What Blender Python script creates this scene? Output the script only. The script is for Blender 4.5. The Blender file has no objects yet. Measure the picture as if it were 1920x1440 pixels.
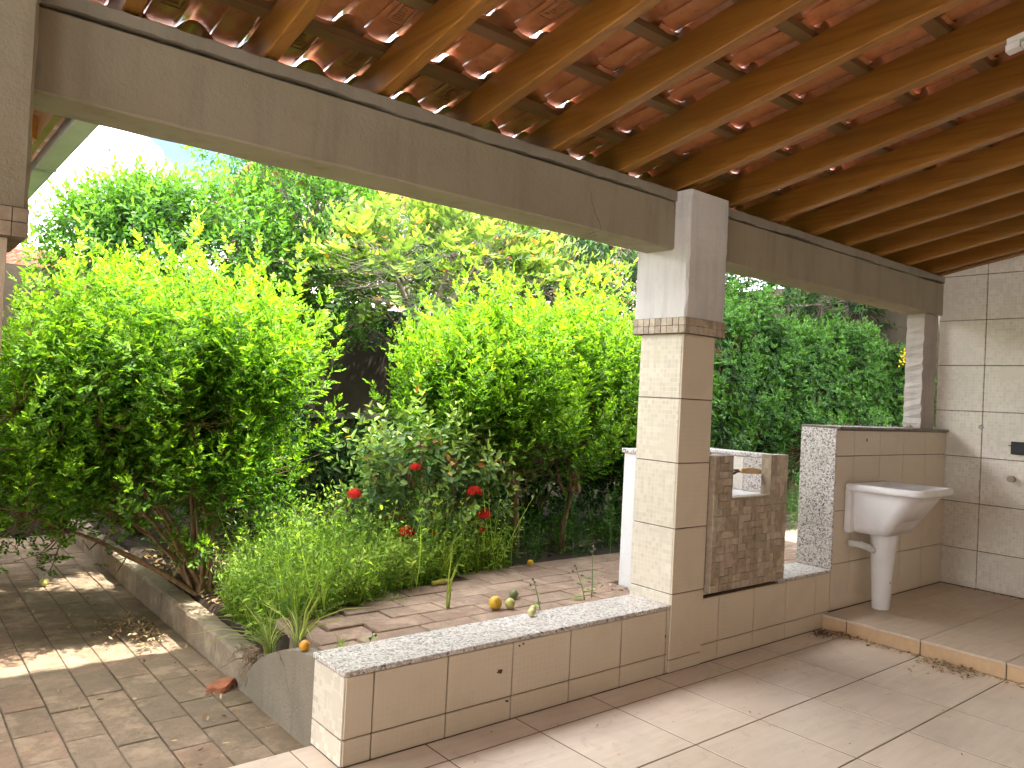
import bpy, math, random
import numpy as np
from mathutils import Matrix, Vector
R = math.radians
rng = np.random.default_rng(7)
random.seed(7)
sc = bpy.context.scene
col = sc.collection

# ------------------------------------------------------------------ camera
F_PX, YAW, PITCH, ROLL = 1458.43, R(39.453), R(0.8957), R(-2.8391)
CAM = Vector((0, 0, 1.5))
_f = Vector((math.sin(YAW)*math.cos(PITCH), math.cos(YAW)*math.cos(PITCH), math.sin(PITCH)))
_r = Vector((math.cos(YAW), -math.sin(YAW), 0)); _d = _f.cross(_r)
_r2 = math.cos(ROLL)*_r + math.sin(ROLL)*_d; _d2 = -math.sin(ROLL)*_r + math.cos(ROLL)*_d
cd = bpy.data.cameras.new('camera'); cam = bpy.data.objects.new('camera', cd); col.objects.link(cam)
m4 = Matrix((_r2, -_d2, -_f)).transposed().to_4x4(); m4.translation = CAM
cam.matrix_world = m4
cd.sensor_fit = 'HORIZONTAL'; cd.sensor_width = 36; cd.lens = F_PX/1920*36
cd.clip_start = 0.05; cd.clip_end = 1500
sc.camera = cam

# ------------------------------------------------------------------ light
SUN = Vector((0.40, -0.27, 1.0)).normalized()       # direction towards the sun
ELEV = math.asin(SUN.z); AZ = math.atan2(SUN.x, SUN.y)
sl = bpy.data.lights.new('sun', 'SUN'); so = bpy.data.objects.new('sun', sl); col.objects.link(so)
sl.energy = 2.0; sl.angle = R(0.8); sl.color = (1.0, 0.94, 0.84)
so.rotation_euler = SUN.to_track_quat('Z', 'Y').to_euler(); so.location = (3, 0, 8)
w = bpy.data.worlds.new('World'); sc.world = w; w.use_nodes = True
nt = w.node_tree; nt.nodes.clear()
def wn(t): return nt.nodes.new(t)
sky = wn('ShaderNodeTexSky'); sky.sky_type = 'NISHITA'; sky.sun_disc = False
sky.sun_elevation = ELEV; sky.sun_rotation = AZ; sky.dust_density = 0.2; sky.ozone_density = 4.0; sky.air_density = 1.0
tc = wn('ShaderNodeTexCoord'); mp = wn('ShaderNodeMapping'); mp.inputs['Scale'].default_value = (1, 1, 2.2); mp.inputs['Location'].default_value = (5, 0.85, 0)
nz = wn('ShaderNodeTexNoise'); nz.inputs['Scale'].default_value = 2.6; nz.inputs['Detail'].default_value = 9; nz.inputs['Roughness'].default_value = 0.58
rp = wn('ShaderNodeValToRGB'); rp.color_ramp.elements[0].position = 0.41; rp.color_ramp.elements[1].position = 0.64
mx = wn('ShaderNodeMix'); mx.data_type = 'RGBA'; mx.inputs[7].default_value = (56, 56, 56.5, 1)
bg = wn('ShaderNodeBackground'); bg.inputs['Strength'].default_value = 0.05
wo = wn('ShaderNodeOutputWorld'); L = nt.links.new
L(tc.outputs['Generated'], mp.inputs['Vector']); L(mp.outputs[0], nz.inputs['Vector']); L(nz.outputs['Fac'], rp.inputs[0])
L(rp.outputs[0], mx.inputs[0]); L(sky.outputs[0], mx.inputs[6]); L(mx.outputs[2], bg.inputs[0]); L(bg.outputs[0], wo.inputs[0])
sc.view_settings.view_transform = 'Standard'; sc.view_settings.look = 'None'
sc.view_settings.gamma = 1.0; sc.view_settings.use_curve_mapping = False
sc.view_settings.exposure = 3.1
sc.render.engine = 'CYCLES'
try:
    sc.cycles.use_denoising = True
    sc.cycles.diffuse_bounces = 6; sc.cycles.max_bounces = 12; sc.cycles.transmission_bounces = 6
    sc.cycles.sample_clamp_indirect = 8
except Exception: pass

# ------------------------------------------------------------------ material helpers
class G:
    def __init__(s, name):
        s.m = bpy.data.materials.new(name); s.m.use_nodes = True; s.nt = s.m.node_tree; s.nt.nodes.clear()
        s.out = s.nt.nodes.new('ShaderNodeOutputMaterial')
    def n(s, t, props=None, **inp):
        nd = s.nt.nodes.new('ShaderNode'+t)
        for k, v in (props or {}).items(): setattr(nd, k, v)
        for k, v in inp.items():
            sk = nd.inputs[int(k[1:])] if k[0] == 'i' and k[1:].isdigit() else nd.inputs[k.replace('_', ' ')]
            s.set(sk, v)
        return nd
    def set(s, sk, v):
        if isinstance(v, bpy.types.NodeSocket): s.nt.links.new(v, sk)
        elif isinstance(v, (tuple, list)) and len(v) == 3 and sk.type == 'RGBA': sk.default_value = (*v, 1)
        else: sk.default_value = v
    def pos(s): return s.n('NewGeometry').outputs['Position']
    def obj(s): return s.n('TexCoord').outputs['Object']
    def rand(s): return s.n('ObjectInfo').outputs['Random']
    def noise(s, vec, scale, detail=4, rough=0.55, dist=0.0):
        return s.n('TexNoise', Vector=vec, Scale=scale, Detail=detail, Roughness=rough, Distortion=dist).outputs['Fac']
    def map(s, vec, scale=(1, 1, 1), loc=(0, 0, 0), rot=(0, 0, 0)):
        return s.n('Mapping', Vector=vec, Scale=scale, Location=loc, Rotation=rot).outputs[0]
    def ramp(s, f, stops, interp='LINEAR'):
        nd = s.n('ValToRGB', i0=f); cr = nd.color_ramp; cr.interpolation = interp
        while len(cr.elements) > 1: cr.elements.remove(cr.elements[-1])
        for i, (p, c) in enumerate(stops):
            e = cr.elements[0] if i == 0 else cr.elements.new(p)
            e.position = p; e.color = (c, c, c, 1) if isinstance(c, (int, float)) else (*c, 1)
        return nd.outputs[0]
    def mix(s, f, a, b, mode='MIX'):
        nd = s.nt.nodes.new('ShaderNodeMix'); nd.data_type = 'RGBA'; nd.blend_type = mode
        s.set(nd.inputs[0], f); s.set(nd.inputs[6], a); s.set(nd.inputs[7], b); return nd.outputs[2]
    def math(s, op, a, b=0.0, c=0.0):
        nd = s.nt.nodes.new('ShaderNodeMath'); nd.operation = op
        s.set(nd.inputs[0], a); s.set(nd.inputs[1], b); s.set(nd.inputs[2], c); return nd.outputs[0]
    def sep(s, v): nd = s.n('SeparateXYZ', Vector=v); return nd.outputs
    def comb(s, x, y, z): return s.n('CombineXYZ', X=x, Y=y, Z=z).outputs[0]
    def bump(s, h, strength=0.3, dist=0.01, normal=None):
        nd = s.n('Bump', Height=h, Strength=strength, Distance=dist)
        if normal is not None: s.set(nd.inputs['Normal'], normal)
        return nd.outputs[0]
    def pbr(s, base, rough=0.6, spec=0.4, normal=None, metal=0.0, coat=0.0):
        nd = s.n('BsdfPrincipled', Base_Color=base, Roughness=rough, Metallic=metal)
        nd.inputs['Specular IOR Level'].default_value = spec
        if coat: nd.inputs['Coat Weight'].default_value = coat; nd.inputs['Coat Roughness'].default_value = 0.15
        if normal is not None: s.set(nd.inputs['Normal'], normal)
        return nd.outputs[0]
    def done(s, sh): s.nt.links.new(sh, s.out.inputs['Surface']); return s.m

def m_plain(name, c, rough=0.6, var=0.12, scale=6, bump=0.15, bscale=60, metal=0.0, spec=0.4, coat=0.0):
    g = G(name); p = g.pos(); f = g.noise(p, scale, 5)
    f2 = g.noise(p, bscale, 3)
    dk = tuple(x*(1-2*var) for x in c); lt = tuple(min(1, x*(1+1.2*var)) for x in c)
    return g.done(g.pbr(g.ramp(f, [(0.3, dk), (0.7, lt)]), rough, spec, g.bump(f2, bump, 0.004), metal, coat))

def m_plaster(name, c, stain, vertical=False, bump=0.35, cracks=0.0):
    g = G(name); p = g.pos()
    f = g.noise(p, 1.7, 7, 0.62); f2 = g.noise(g.map(p, (7, 7, 0.7)), 1.6, 6, 0.6); f3 = g.noise(p, 13, 6, 0.65)
    base = g.mix(g.ramp(f, [(0.42, 0.0), (0.72, 0.7)]), c, stain)
    base = g.mix(g.math('MULTIPLY', g.ramp(f2, [(0.50, 0.0), (0.72, 1.0)]), 0.5), base, tuple(x*0.6 for x in c))
    base = g.mix(g.ramp(f3, [(0.58, 0.0), (0.72, 0.35)]), base, tuple(x*0.68 for x in c))
    v = g.map(p, (190, 190, 26)) if vertical else g.map(p, (70, 70, 70))
    h = g.noise(v, 1.0, 4, 0.65)
    h = g.math('ADD', h, g.math('MULTIPLY', g.noise(p, 9, 4), 1.1))
    if cracks:
        wv = g.n('VectorMath', {'operation': 'ADD'}, i0=p, i1=g.n('VectorMath', {'operation': 'SCALE'}, i0=g.n('TexNoise', Vector=p, Scale=5.0, Detail=5.0).outputs['Color'], Scale=0.22).outputs[0]).outputs[0]
        d = g.n('TexVoronoi', {'feature': 'DISTANCE_TO_EDGE'}, Vector=wv, Scale=1.15).outputs['Distance']
        ln = g.math('MULTIPLY', g.math('LESS_THAN', d, 0.0035), g.ramp(g.noise(p, 1.1, 2), [(0.5, 0.0), (0.6, cracks)]))
        base = g.mix(ln, base, tuple(x*0.3 for x in c))
    return g.done(g.pbr(base, 0.85, 0.25, g.bump(h, bump, 0.006)))

def m_walltile(name, c, c2, grid=0.0262, fade=0.75, rough=0.24):
    # ceramic tile with a printed grid of small squares, some painted paler to look shiny
    g = G(name); p = g.pos(); x, y, z = g.sep(p); u = g.math('ADD', x, y)
    r = g.rand()
    def line(a):
        fr = g.math('FRACT', g.math('DIVIDE', a, grid)); return g.math('LESS_THAN', g.math('ABSOLUTE', g.math('SUBTRACT', fr, 0.5)), 0.43)
    cell = g.math('MULTIPLY', line(u), line(z))
    cid = g.comb(g.math('FLOOR', g.math('DIVIDE', u, grid)), g.math('FLOOR', g.math('DIVIDE', z, grid)), 0.0)
    wn_ = g.n('TexWhiteNoise', {'noise_dimensions': '3D'}, Vector=cid).outputs['Value']
    big = g.ramp(g.noise(g.comb(u, g.math('MULTIPLY', z, 1.6), g.math('MULTIPLY', r, 9.0)), 2.6, 2), [(0.3, 0.12), (0.62, 1.0)])
    vis = g.math('MULTIPLY', big, fade)
    shine_tint = g.math('GREATER_THAN', wn_, 0.86)
    sq = g.mix(g.math('ADD', g.math('MULTIPLY', wn_, 0.15), g.math('MULTIPLY', shine_tint, 0.35)), tuple(k*0.93 for k in c), c2)
    base = g.mix(vis, c, g.mix(cell, tuple(min(1, k*1.16) for k in c), sq))
    dirt = g.ramp(g.noise(p, 3.2, 6, 0.65), [(0.5, 0.0), (0.85, 0.45)])
    base = g.mix(dirt, base, tuple(k*0.62 for k in c))
    base = g.mix(g.math('MULTIPLY', r, 0.14), base, tuple(k*0.75 for k in c))
    rg = g.math('ADD', rough, g.math('MULTIPLY', g.math('MULTIPLY', wn_, vis), 0.15))
    return g.done(g.pbr(base, rg, 0.5, g.bump(g.math('MULTIPLY', cell, vis), 0.25, 0.002)))

def m_granite(name, tint=1.0, dark=1.0):
    g = G(name); p = g.pos()
    w_ = g.n('VectorMath', {'operation': 'ADD'}, i0=p, i1=g.n('VectorMath', {'operation': 'SCALE'}, i0=g.n('TexNoise', Vector=p, Scale=90.0, Detail=3.0).outputs['Color'], Scale=0.010).outputs[0]).outputs[0]
    a = g.sep(g.n('TexVoronoi', {'feature': 'F1'}, Vector=w_, Scale=105.0).outputs['Color'])[0]
    b = g.sep(g.n('TexVoronoi', {'feature': 'F1'}, Vector=w_, Scale=260.0).outputs['Color'])[1]
    c1 = g.ramp(a, [(0.0, (0.07, 0.062, 0.06)), (0.07, (0.09, 0.08, 0.078)), (0.10, (0.33, 0.30, 0.29)), (0.36, (0.44, 0.40, 0.39)), (0.42, (0.64, 0.59, 0.56)), (0.75, (0.70, 0.66, 0.63)), (1.0, (0.78, 0.75, 0.73))])
    c2 = g.mix(g.ramp(b, [(0.80, 0.0), (0.86, 0.7)]), c1, (0.20, 0.18, 0.175))
    c2 = g.mix(g.ramp(b, [(0.10, 0.5), (0.18, 0.0)]), c2, (0.62, 0.50, 0.43))
    d = g.ramp(g.noise(p, 4.5, 6, 0.65), [(0.45, 0.0), (0.85, 0.5)])
    return g.done(g.pbr(g.mix(d, c2, (0.40, 0.33, 0.26)), 0.34, 0.5, g.bump(g.noise(p, 60, 4), 0.06, 0.002)))

def m_floor(name, c, c2, rough=0.42):
    g = G(name); p = g.pos(); r = g.rand()
    off = g.comb(g.math('MULTIPLY', r, 13.0), g.math('MULTIPLY', r, 7.0), 0.0)
    q = g.n('VectorMath', {'operation': 'ADD'}, i0=p, i1=off).outputs[0]
    f = g.noise(g.map(q, (1.5, 12, 5)), 2.2, 6, 0.6)
    base = g.ramp(f, [(0.3, c2), (0.62, c)])
    base = g.mix(g.ramp(g.noise(p, 2.1, 6, 0.62), [(0.50, 0.0), (0.80, 0.40)]), base, (0.33, 0.25, 0.19))
    sp = g.ramp(g.noise(p, 70, 4, 0.7), [(0.66, 0.0), (0.72, 0.8)])
    base = g.mix(sp, base, (0.16, 0.11, 0.075))
    base = g.mix(g.math('MULTIPLY', r, 0.30), base, tuple(k*0.86 for k in c2))
    base = g.mix(g.ramp(g.noise(g.map(p, (1, 1, 1)), 5.5, 8, 0.7, 1.5), [(0.56, 0.0), (0.70, 0.45)]), base, (0.36, 0.27, 0.20))
    rg = g.math('ADD', rough, g.math('MULTIPLY', g.noise(p, 6, 4), 0.25))
    return g.done(g.pbr(base, rg, 0.45, g.bump(g.noise(p, 40, 4), 0.06, 0.003)))

def m_stone(name, cols, rough=0.8, green=0.0):
    g = G(name); p = g.pos(); r = g.rand()
    q = g.n('VectorMath', {'operation': 'ADD'}, i0=p, i1=g.comb(g.math('MULTIPLY', r, 31.0), g.math('MULTIPLY', r, 17.0), 0.0)).outputs[0]
    base = g.ramp(r, [((i+0.5)/len(cols), c) for i, c in enumerate(cols)])
    f = g.noise(q, 11, 8, 0.7, 0.8)
    base = g.mix(g.ramp(f, [(0.36, 0.0), (0.66, 0.6)]), base, tuple(k*0.55 for k in cols[0]))
    sp = g.ramp(g.noise(p, 4.3, 7, 0.66), [(0.50, 0.0), (0.60, 0.55)])
    base = g.mix(sp, base, tuple(min(1, k*1.45) for k in cols[1]))
    base = g.mix(g.ramp(g.noise(q, 120, 4, 0.7), [(0.56, 0.0), (0.70, 0.5)]), base, tuple(k*0.5 for k in cols[0]))
    if green:
        base = g.mix(g.math('MULTIPLY', g.ramp(g.noise(p, 1.9, 6, 0.62), [(0.50, 0.0), (0.66, 1.0)]), green), base, (0.10, 0.095, 0.055))
    h = g.math('ADD', g.noise(q, 26, 7, 0.72, 0.6), g.math('MULTIPLY', g.noise(q, 110, 3), 0.35))
    return g.done(g.pbr(base, rough, 0.3, g.bump(h, 0.9, 0.012)))

def m_wood(name, c, c2, rough=0.38, axis='Y', green=0.0):
    g = G(name); p = g.pos(); r = g.rand()
    s = {'Y': (26, 1.3, 26), 'X': (1.3, 26, 26), 'Z': (26, 26, 1.3)}[axis]
    q = g.n('VectorMath', {'operation': 'ADD'}, i0=g.map(p, s), i1=g.comb(g.math('MULTIPLY', r, 37.0), g.math('MULTIPLY', r, 11.0), 0.0)).outputs[0]
    f = g.noise(q, 1.0, 6, 0.6, 1.2)
    base = g.ramp(f, [(0.25, c2), (0.55, c), (0.8, tuple(k*1.25 for k in c))])
    base = g.mix(g.ramp(g.noise(p, 1.4, 4), [(0.45, 0.0), (0.75, 0.55)]), base, c2)
    base = g.mix(g.math('MULTIPLY', r, 0.35), base, tuple(k*0.7 for k in c))
    if green:
        base = g.mix(g.math('MULTIPLY', g.ramp(g.noise(p, 3, 4), [(0.5, 0.0), (0.7, 1.0)]), green), base, (0.16, 0.15, 0.06))
    return g.done(g.pbr(base, rough, 0.5, g.bump(f, 0.2, 0.003)))

def m_leaf(name, rough=0.42, trans=0.42, boost=(1.5, 1.35, 0.55), spec=0.45):
    g = G(name)
    c = g.n('Attribute', {'attribute_name': 'col'}).outputs['Color']
    a = g.pbr(c, rough, spec)
    t = g.n('BsdfTranslucent', Color=g.mix(1.0, c, boost, 'MULTIPLY')).outputs[0]
    return g.done(g.n('MixShader', i0=trans, i1=a, i2=t).outputs[0])

def m_attr(name, rough=0.8, spec=0.2):
    g = G(name); c = g.n('Attribute', {'attribute_name': 'col'}).outputs['Color']
    return g.done(g.pbr(c, rough, spec))

def m_bark(name, c, c2):
    g = G(name); p = g.pos(); f = g.noise(g.map(p, (30, 30, 6)), 1.5, 6, 0.65)
    return g.done(g.pbr(g.ramp(f, [(0.3, c2), (0.65, c)]), 0.85, 0.2, g.bump(f, 0.6, 0.008)))

def m_rooftile(name, c, c2, rough=0.32):
    g = G(name); p = g.pos(); r = g.rand()
    f = g.noise(p, 14, 5, 0.6)
    base = g.ramp(f, [(0.3, c2), (0.7, c)])
    base = g.mix(g.math('MULTIPLY', r, 0.45), base, tuple(k*0.62 for k in c))
    base = g.mix(g.ramp(g.noise(p, 45, 4), [(0.6, 0.0), (0.7, 0.5)]), base, (0.22, 0.10, 0.05))
    return g.done(g.pbr(base, rough, 0.5, g.bump(g.noise(g.map(p, (60, 8, 60)), 1, 4), 0.12, 0.003)))

MT = {
 'beam': m_plaster('beam_plaster', (0.345, 0.305, 0.222), (0.275, 0.24, 0.165), False, 0.55, 0.7),
 'cap': m_plaster('mortar_cap', (0.31, 0.28, 0.225), (0.23, 0.20, 0.15)),
 'pil': m_plaster('pillar_textured_plaster', (0.72, 0.70, 0.68), (0.62, 0.59, 0.56), True, 1.0),
 'white': m_plaster('white_plaster', (0.74, 0.73, 0.74), (0.55, 0.52, 0.50), False, 0.5),
 'col': m_plaster('rough_column_mortar', (0.50, 0.45, 0.42), (0.27, 0.22, 0.18), False, 1.0),
 'tile': m_walltile('cream_wall_tile', (0.72, 0.67, 0.585), (0.86, 0.83, 0.77)),
 'tileb': m_walltile('beige_bench_tile', (0.66, 0.565, 0.435), (0.71, 0.615, 0.49), fade=0.3, rough=0.3),
 'tilep': m_walltile('pale_pillar_tile', (0.65, 0.585, 0.48), (0.79, 0.74, 0.66), fade=0.95),
 'grout': m_plain('grout', (0.18, 0.125, 0.08), 0.9, 0.25),
 'granite': m_granite('granite'),
 'granited': m_plain('brown_cap_stone', (0.16, 0.115, 0.085), 0.4, 0.3, 40),
 'floor': m_floor('porch_floor_tile', (0.72, 0.60, 0.485), (0.63, 0.515, 0.41), 0.26),
 'floord': m_floor('platform_floor_tile', (0.58, 0.465, 0.35), (0.50, 0.395, 0.295)),
 'riser': m_floor('step_riser_tile', (0.58, 0.39, 0.22), (0.50, 0.33, 0.18)),
 'mos0': m_plain('mosaic_tan', (0.50, 0.41, 0.31), 0.4, 0.15, 30),
 'mos1': m_plain('mosaic_brown', (0.36, 0.285, 0.205), 0.4, 0.15, 30),
 'mos2': m_plain('mosaic_rosy', (0.44, 0.35, 0.265), 0.4, 0.15, 30),
 'wood': m_wood('rafter_wood', (0.33, 0.150, 0.024), (0.18, 0.070, 0.010), 0.36, green=0.2),
 'batten': m_wood('batten_wood', (0.20, 0.115, 0.045), (0.12, 0.06, 0.022), 0.5, 'X', green=0.4),
 'rtile': m_rooftile('roof_clay_tile', (0.56, 0.245, 0.105), (0.42, 0.165, 0.068), 0.24),
 'rfar': m_rooftile('far_roof_tile', (0.34, 0.105, 0.06), (0.25, 0.075, 0.042), 0.8),
 'stamp': m_plain('stamp_relief', (0.36, 0.19, 0.09), 0.5),
 'paver': m_stone('courtyard_stone', [(0.27, 0.195, 0.128), (0.31, 0.228, 0.152), (0.25, 0.186, 0.125), (0.32, 0.21, 0.138)], green=0.38),
 'path': m_stone('path_stone', [(0.30, 0.20, 0.145), (0.35, 0.245, 0.18), (0.32, 0.22, 0.16), (0.37, 0.265, 0.20)], green=0.1),
 'bed': m_plain('sand_bed', (0.15, 0.115, 0.08), 0.95, 0.25, 8, 0.6, 40),
 'concrete': m_stone('kerb_concrete', [(0.32, 0.25, 0.175), (0.34, 0.27, 0.19)], 0.9, green=0.4),
 'block': m_plaster('grey_render', (0.24, 0.205, 0.155), (0.13, 0.115, 0.075), False, 1.0, 0.8),
 'bwall': m_plaster('shaded_wall_render', (0.060, 0.046, 0.030), (0.035, 0.029, 0.02)),  # render darkened so its colour carries the shade of the trees
 'ledge': m_plain('ledge_concrete', (0.16, 0.14, 0.105), 0.9, 0.2), 'dryroot': m_plain('dry_root', (0.27, 0.19, 0.12), 0.9, 0.25, 40),
 'pink': m_plain('pink_house_paint', (0.62, 0.47, 0.45), 0.8, 0.1),
 'soil': m_plain('soil', (0.055, 0.037, 0.023), 0.95, 0.25, 9, 0.7, 45),  # soil colour lowered to stand in for tree shade at the back
 'ground': m_plain('ground_earth', (0.22, 0.17, 0.12), 0.95, 0.2, 0.7, 0.3, 20),
 'hpaint': m_plain('house_paint', (0.80, 0.76, 0.68), 0.8, 0.08, 2),
 'sink': m_plain('white_tub', (0.76, 0.74, 0.74), 0.22, 0.05, 5, 0.03),
 'pvc': m_plain('white_pvc', (0.72, 0.71, 0.68), 0.4, 0.06),
 'black': m_plain('black_plastic', (0.015, 0.015, 0.016), 0.4, 0.1),
 'metal': m_plain('dull_metal', (0.45, 0.43, 0.40), 0.4, 0.2, 30, 0.2, 80, 1.0),
 'rust': m_plain('rusty_iron', (0.11, 0.055, 0.04), 0.7, 0.3, 60, 0.5, 120, 0.4),
 'handle': m_wood('pale_handle_wood', (0.66, 0.45, 0.24), (0.5, 0.32, 0.16), 0.5, 'X'),
 'stub': m_plain('tan_plug', (0.33, 0.26, 0.19), 0.6),
 'gutter': m_plain('gutter_sheet', (0.40, 0.43, 0.38), 0.45, 0.12, 3, 0.1, 20),
 'terra': m_plain('broken_terracotta', (0.36, 0.13, 0.065), 0.8, 0.2, 20, 0.4, 60),
 'bottle': m_plain('yellow_plastic', (0.42, 0.38, 0.035), 0.3, 0.25, 30),
 'stain': m_plain('brown_chip', (0.10, 0.055, 0.03), 0.9, 0.3, 60),
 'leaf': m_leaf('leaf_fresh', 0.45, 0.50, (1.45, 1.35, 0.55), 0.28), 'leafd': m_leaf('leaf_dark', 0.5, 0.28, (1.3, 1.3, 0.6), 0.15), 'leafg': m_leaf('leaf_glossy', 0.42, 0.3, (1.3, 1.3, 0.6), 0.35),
 'petal': m_leaf('petal', 0.6, 0.3, (1, 1, 1), 0.2),
 'dry': m_attr('dry_leaf'),
 'bark': m_bark('bark', (0.27, 0.17, 0.095), (0.12, 0.07, 0.04)),
 'barkg': m_bark('bark_grey', (0.26, 0.22, 0.17), (0.10, 0.08, 0.06)),
}
def fruit_mat(name, c, c2):
    g = G(name); o = g.obj(); f = g.noise(o, 14, 4)
    return g.done(g.pbr(g.ramp(f, [(0.35, c2), (0.65, c)]), 0.42, 0.45, g.bump(g.noise(o, 90, 2), 0.15, 0.002)))

# ------------------------------------------------------------------ mesh helpers
def mesh_arrays(name, V, Q, colr=None, smooth=False):
    V = np.asarray(V, np.float32); Q = np.asarray(Q, np.int32); k = Q.shape[1]
    me = bpy.data.meshes.new(name)
    me.vertices.add(len(V)); me.vertices.foreach_set('co', V.ravel())
    me.loops.add(Q.size); me.loops.foreach_set('vertex_index', Q.ravel())
    me.polygons.add(len(Q)); me.polygons.foreach_set('loop_start', np.arange(0, Q.size, k, dtype=np.int32))
    try: me.polygons.foreach_set('loop_total', np.full(len(Q), k, np.int32))
    except Exception: pass
    if smooth: me.polygons.foreach_set('use_smooth', np.ones(len(Q), bool))
    me.update(calc_edges=True)
    if colr is not None:
        a = me.attributes.new('col', 'FLOAT_COLOR', 'POINT')
        c4 = np.ones((len(V), 4), np.float32); c4[:, :3] = colr; a.data.foreach_set('color', c4.ravel())
    return me

def mknode(name, me, parent=None, loc=(0, 0, 0), rot=None):
    o = bpy.data.objects.new(name, me); col.objects.link(o)
    o.location = loc
    if rot is not None: o.rotation_euler = rot
    if parent is not None: o.parent = parent
    return o
def tag(o, label=None, cat=None, group=None, kind=None):
    if label: o['label'] = label
    if cat: o['category'] = cat
    if group: o['group'] = group
    if kind: o['kind'] = kind
    return o
def thing(name, label, cat, loc=(0, 0, 0), group=None):
    return tag(mknode(name, None, None, loc), label, cat, group)

def wloc(o):
    v = Vector((0, 0, 0))
    while o is not None: v = v + o.location; o = o.parent
    return v
class MB:
    def __init__(s): s.v = []; s.f = []
    def add(s, vs, fs):
        b = len(s.v); s.v += [tuple(map(float, v)) for v in vs]; s.f += [tuple(b+i for i in f) for f in fs]; return s
    def box(s, x0, x1, y0, y1, z0, z1):
        return s.add([(x0,y0,z0),(x1,y0,z0),(x1,y1,z0),(x0,y1,z0),(x0,y0,z1),(x1,y0,z1),(x1,y1,z1),(x0,y1,z1)],
                     [(0,3,2,1),(4,5,6,7),(0,1,5,4),(1,2,6,5),(2,3,7,6),(3,0,4,7)])
    def cbox(s, x0, x1, y0, y1, z0, z1, c=0.003):
        # box with chamfered edges
        lo = (x0, y0, z0); hi = (x1, y1, z1); vs = []; idx = {}
        for sx in (0, 1):
            for sy in (0, 1):
                for sz in (0, 1):
                    cr = [(hi if k else lo)[i] for i, k in enumerate((sx, sy, sz))]
                    sg = [-1 if k else 1 for k in (sx, sy, sz)]
                    for ax in range(3):
                        p = [cr[i] + (0 if i == ax else sg[i]*c) for i in range(3)]
                        idx[(sx, sy, sz, ax)] = len(vs); vs.append(p)
        fs = []
        for ax in range(3):
            o = [i for i in range(3) if i != ax]
            for k in (0, 1):
                q = []
                for a, b in ((0, 0), (1, 0), (1, 1), (0, 1)):
                    t = [0, 0, 0]; t[ax] = k; t[o[0]] = a; t[o[1]] = b; q.append(idx[(*t, ax)])
                fs.append(q)
            for a in (0, 1):
                for b in (0, 1):
                    t0 = [0, 0, 0]; t0[o[0]] = a; t0[o[1]] = b; t1 = list(t0); t1[ax] = 1
                    fs.append([idx[(*t0, o[0])], idx[(*t1, o[0])], idx[(*t1, o[1])], idx[(*t0, o[1])]])
        for sx in (0, 1):
            for sy in (0, 1):
                for sz in (0, 1): fs.append([idx[(sx, sy, sz, a)] for a in range(3)])
        return s.add(vs, fs)
    def prism(s, poly, axis, a, b):
        # poly: list of (u,v) in the two remaining axes (x,y,z order), extruded a..b
        n = len(poly)
        def P(u, v, t):
            return {0: (t, u, v), 1: (u, t, v), 2: (u, v, t)}[axis]
        vs = [P(u, v, a) for u, v in poly] + [P(u, v, b) for u, v in poly]
        fs = [tuple(range(n)), tuple(range(2*n-1, n-1, -1))] + [(i, n+i, n+(i+1) % n, (i+1) % n) for i in range(n)]
        return s.add(vs, fs)
    def tube(s, pts, rad, sides=6, caps=True):
        pts = [Vector([float(q) for q in p]) for p in pts]; rings = []
        rad = [float(q) for q in rad] if isinstance(rad, (list, tuple)) else [float(rad)]*len(pts)
        up = Vector((0.31, 0.2, 0.93)).normalized()
        for i, p in enumerate(pts):
            t = (pts[min(i+1, len(pts)-1)] - pts[max(i-1, 0)]).normalized()
            a = t.cross(up)
            if a.length < 0.05: a = t.cross(Vector((1, 0, 0)))
            a.normalize(); b = t.cross(a)
            rings.append([p + rad[i]*(math.cos(2*math.pi*k/sides)*a + math.sin(2*math.pi*k/sides)*b) for k in range(sides)])
        vs = [v for r in rings for v in r]; fs = []
        for i in range(len(pts)-1):
            for k in range(sides):
                k2 = (k+1) % sides
                fs.append((i*sides+k, i*sides+k2, (i+1)*sides+k2, (i+1)*sides+k))
        if caps: fs += [tuple(range(sides-1, -1, -1)), tuple((len(pts)-1)*sides+k for k in range(sides))]
        return s.add(vs, fs)
    def loft(s, rings, cap0=True, cap1=True):
        n = len(rings[0]); vs = [v for r in rings for v in r]; fs = []
        for i in range(len(rings)-1):
            for k in range(n):
                k2 = (k+1) % n; fs.append((i*n+k, i*n+k2, (i+1)*n+k2, (i+1)*n+k))
        if cap0: fs.append(tuple(range(n-1, -1, -1)))
        if cap1: fs.append(tuple((len(rings)-1)*n+k for k in range(n)))
        return s.add(vs, fs)
    def mesh(s, name, mat, smooth=False, off=(0, 0, 0)):
        me = bpy.data.meshes.new(name)
        me.from_pydata([(x-off[0], y-off[1], z-off[2]) for x, y, z in s.v], [], s.f)
        import bmesh
        bm = bmesh.new(); bm.from_mesh(me); bmesh.ops.recalc_face_normals(bm, faces=bm.faces); bm.to_mesh(me); bm.free()
        if smooth: me.polygons.foreach_set('use_smooth', [True]*len(me.polygons))
        me.materials.append(MT[mat] if isinstance(mat, str) else mat); me.update(); return me
    def build(s, name, mat, parent=None, smooth=False):
        if parent is not None: return mknode(name, s.mesh(name, mat, smooth, wloc(parent)), parent)
        xs, ys, zs = zip(*s.v); off = ((min(xs)+max(xs))/2, (min(ys)+max(ys))/2, min(zs))
        return mknode(name, s.mesh(name, mat, smooth, off), None, off)

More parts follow.
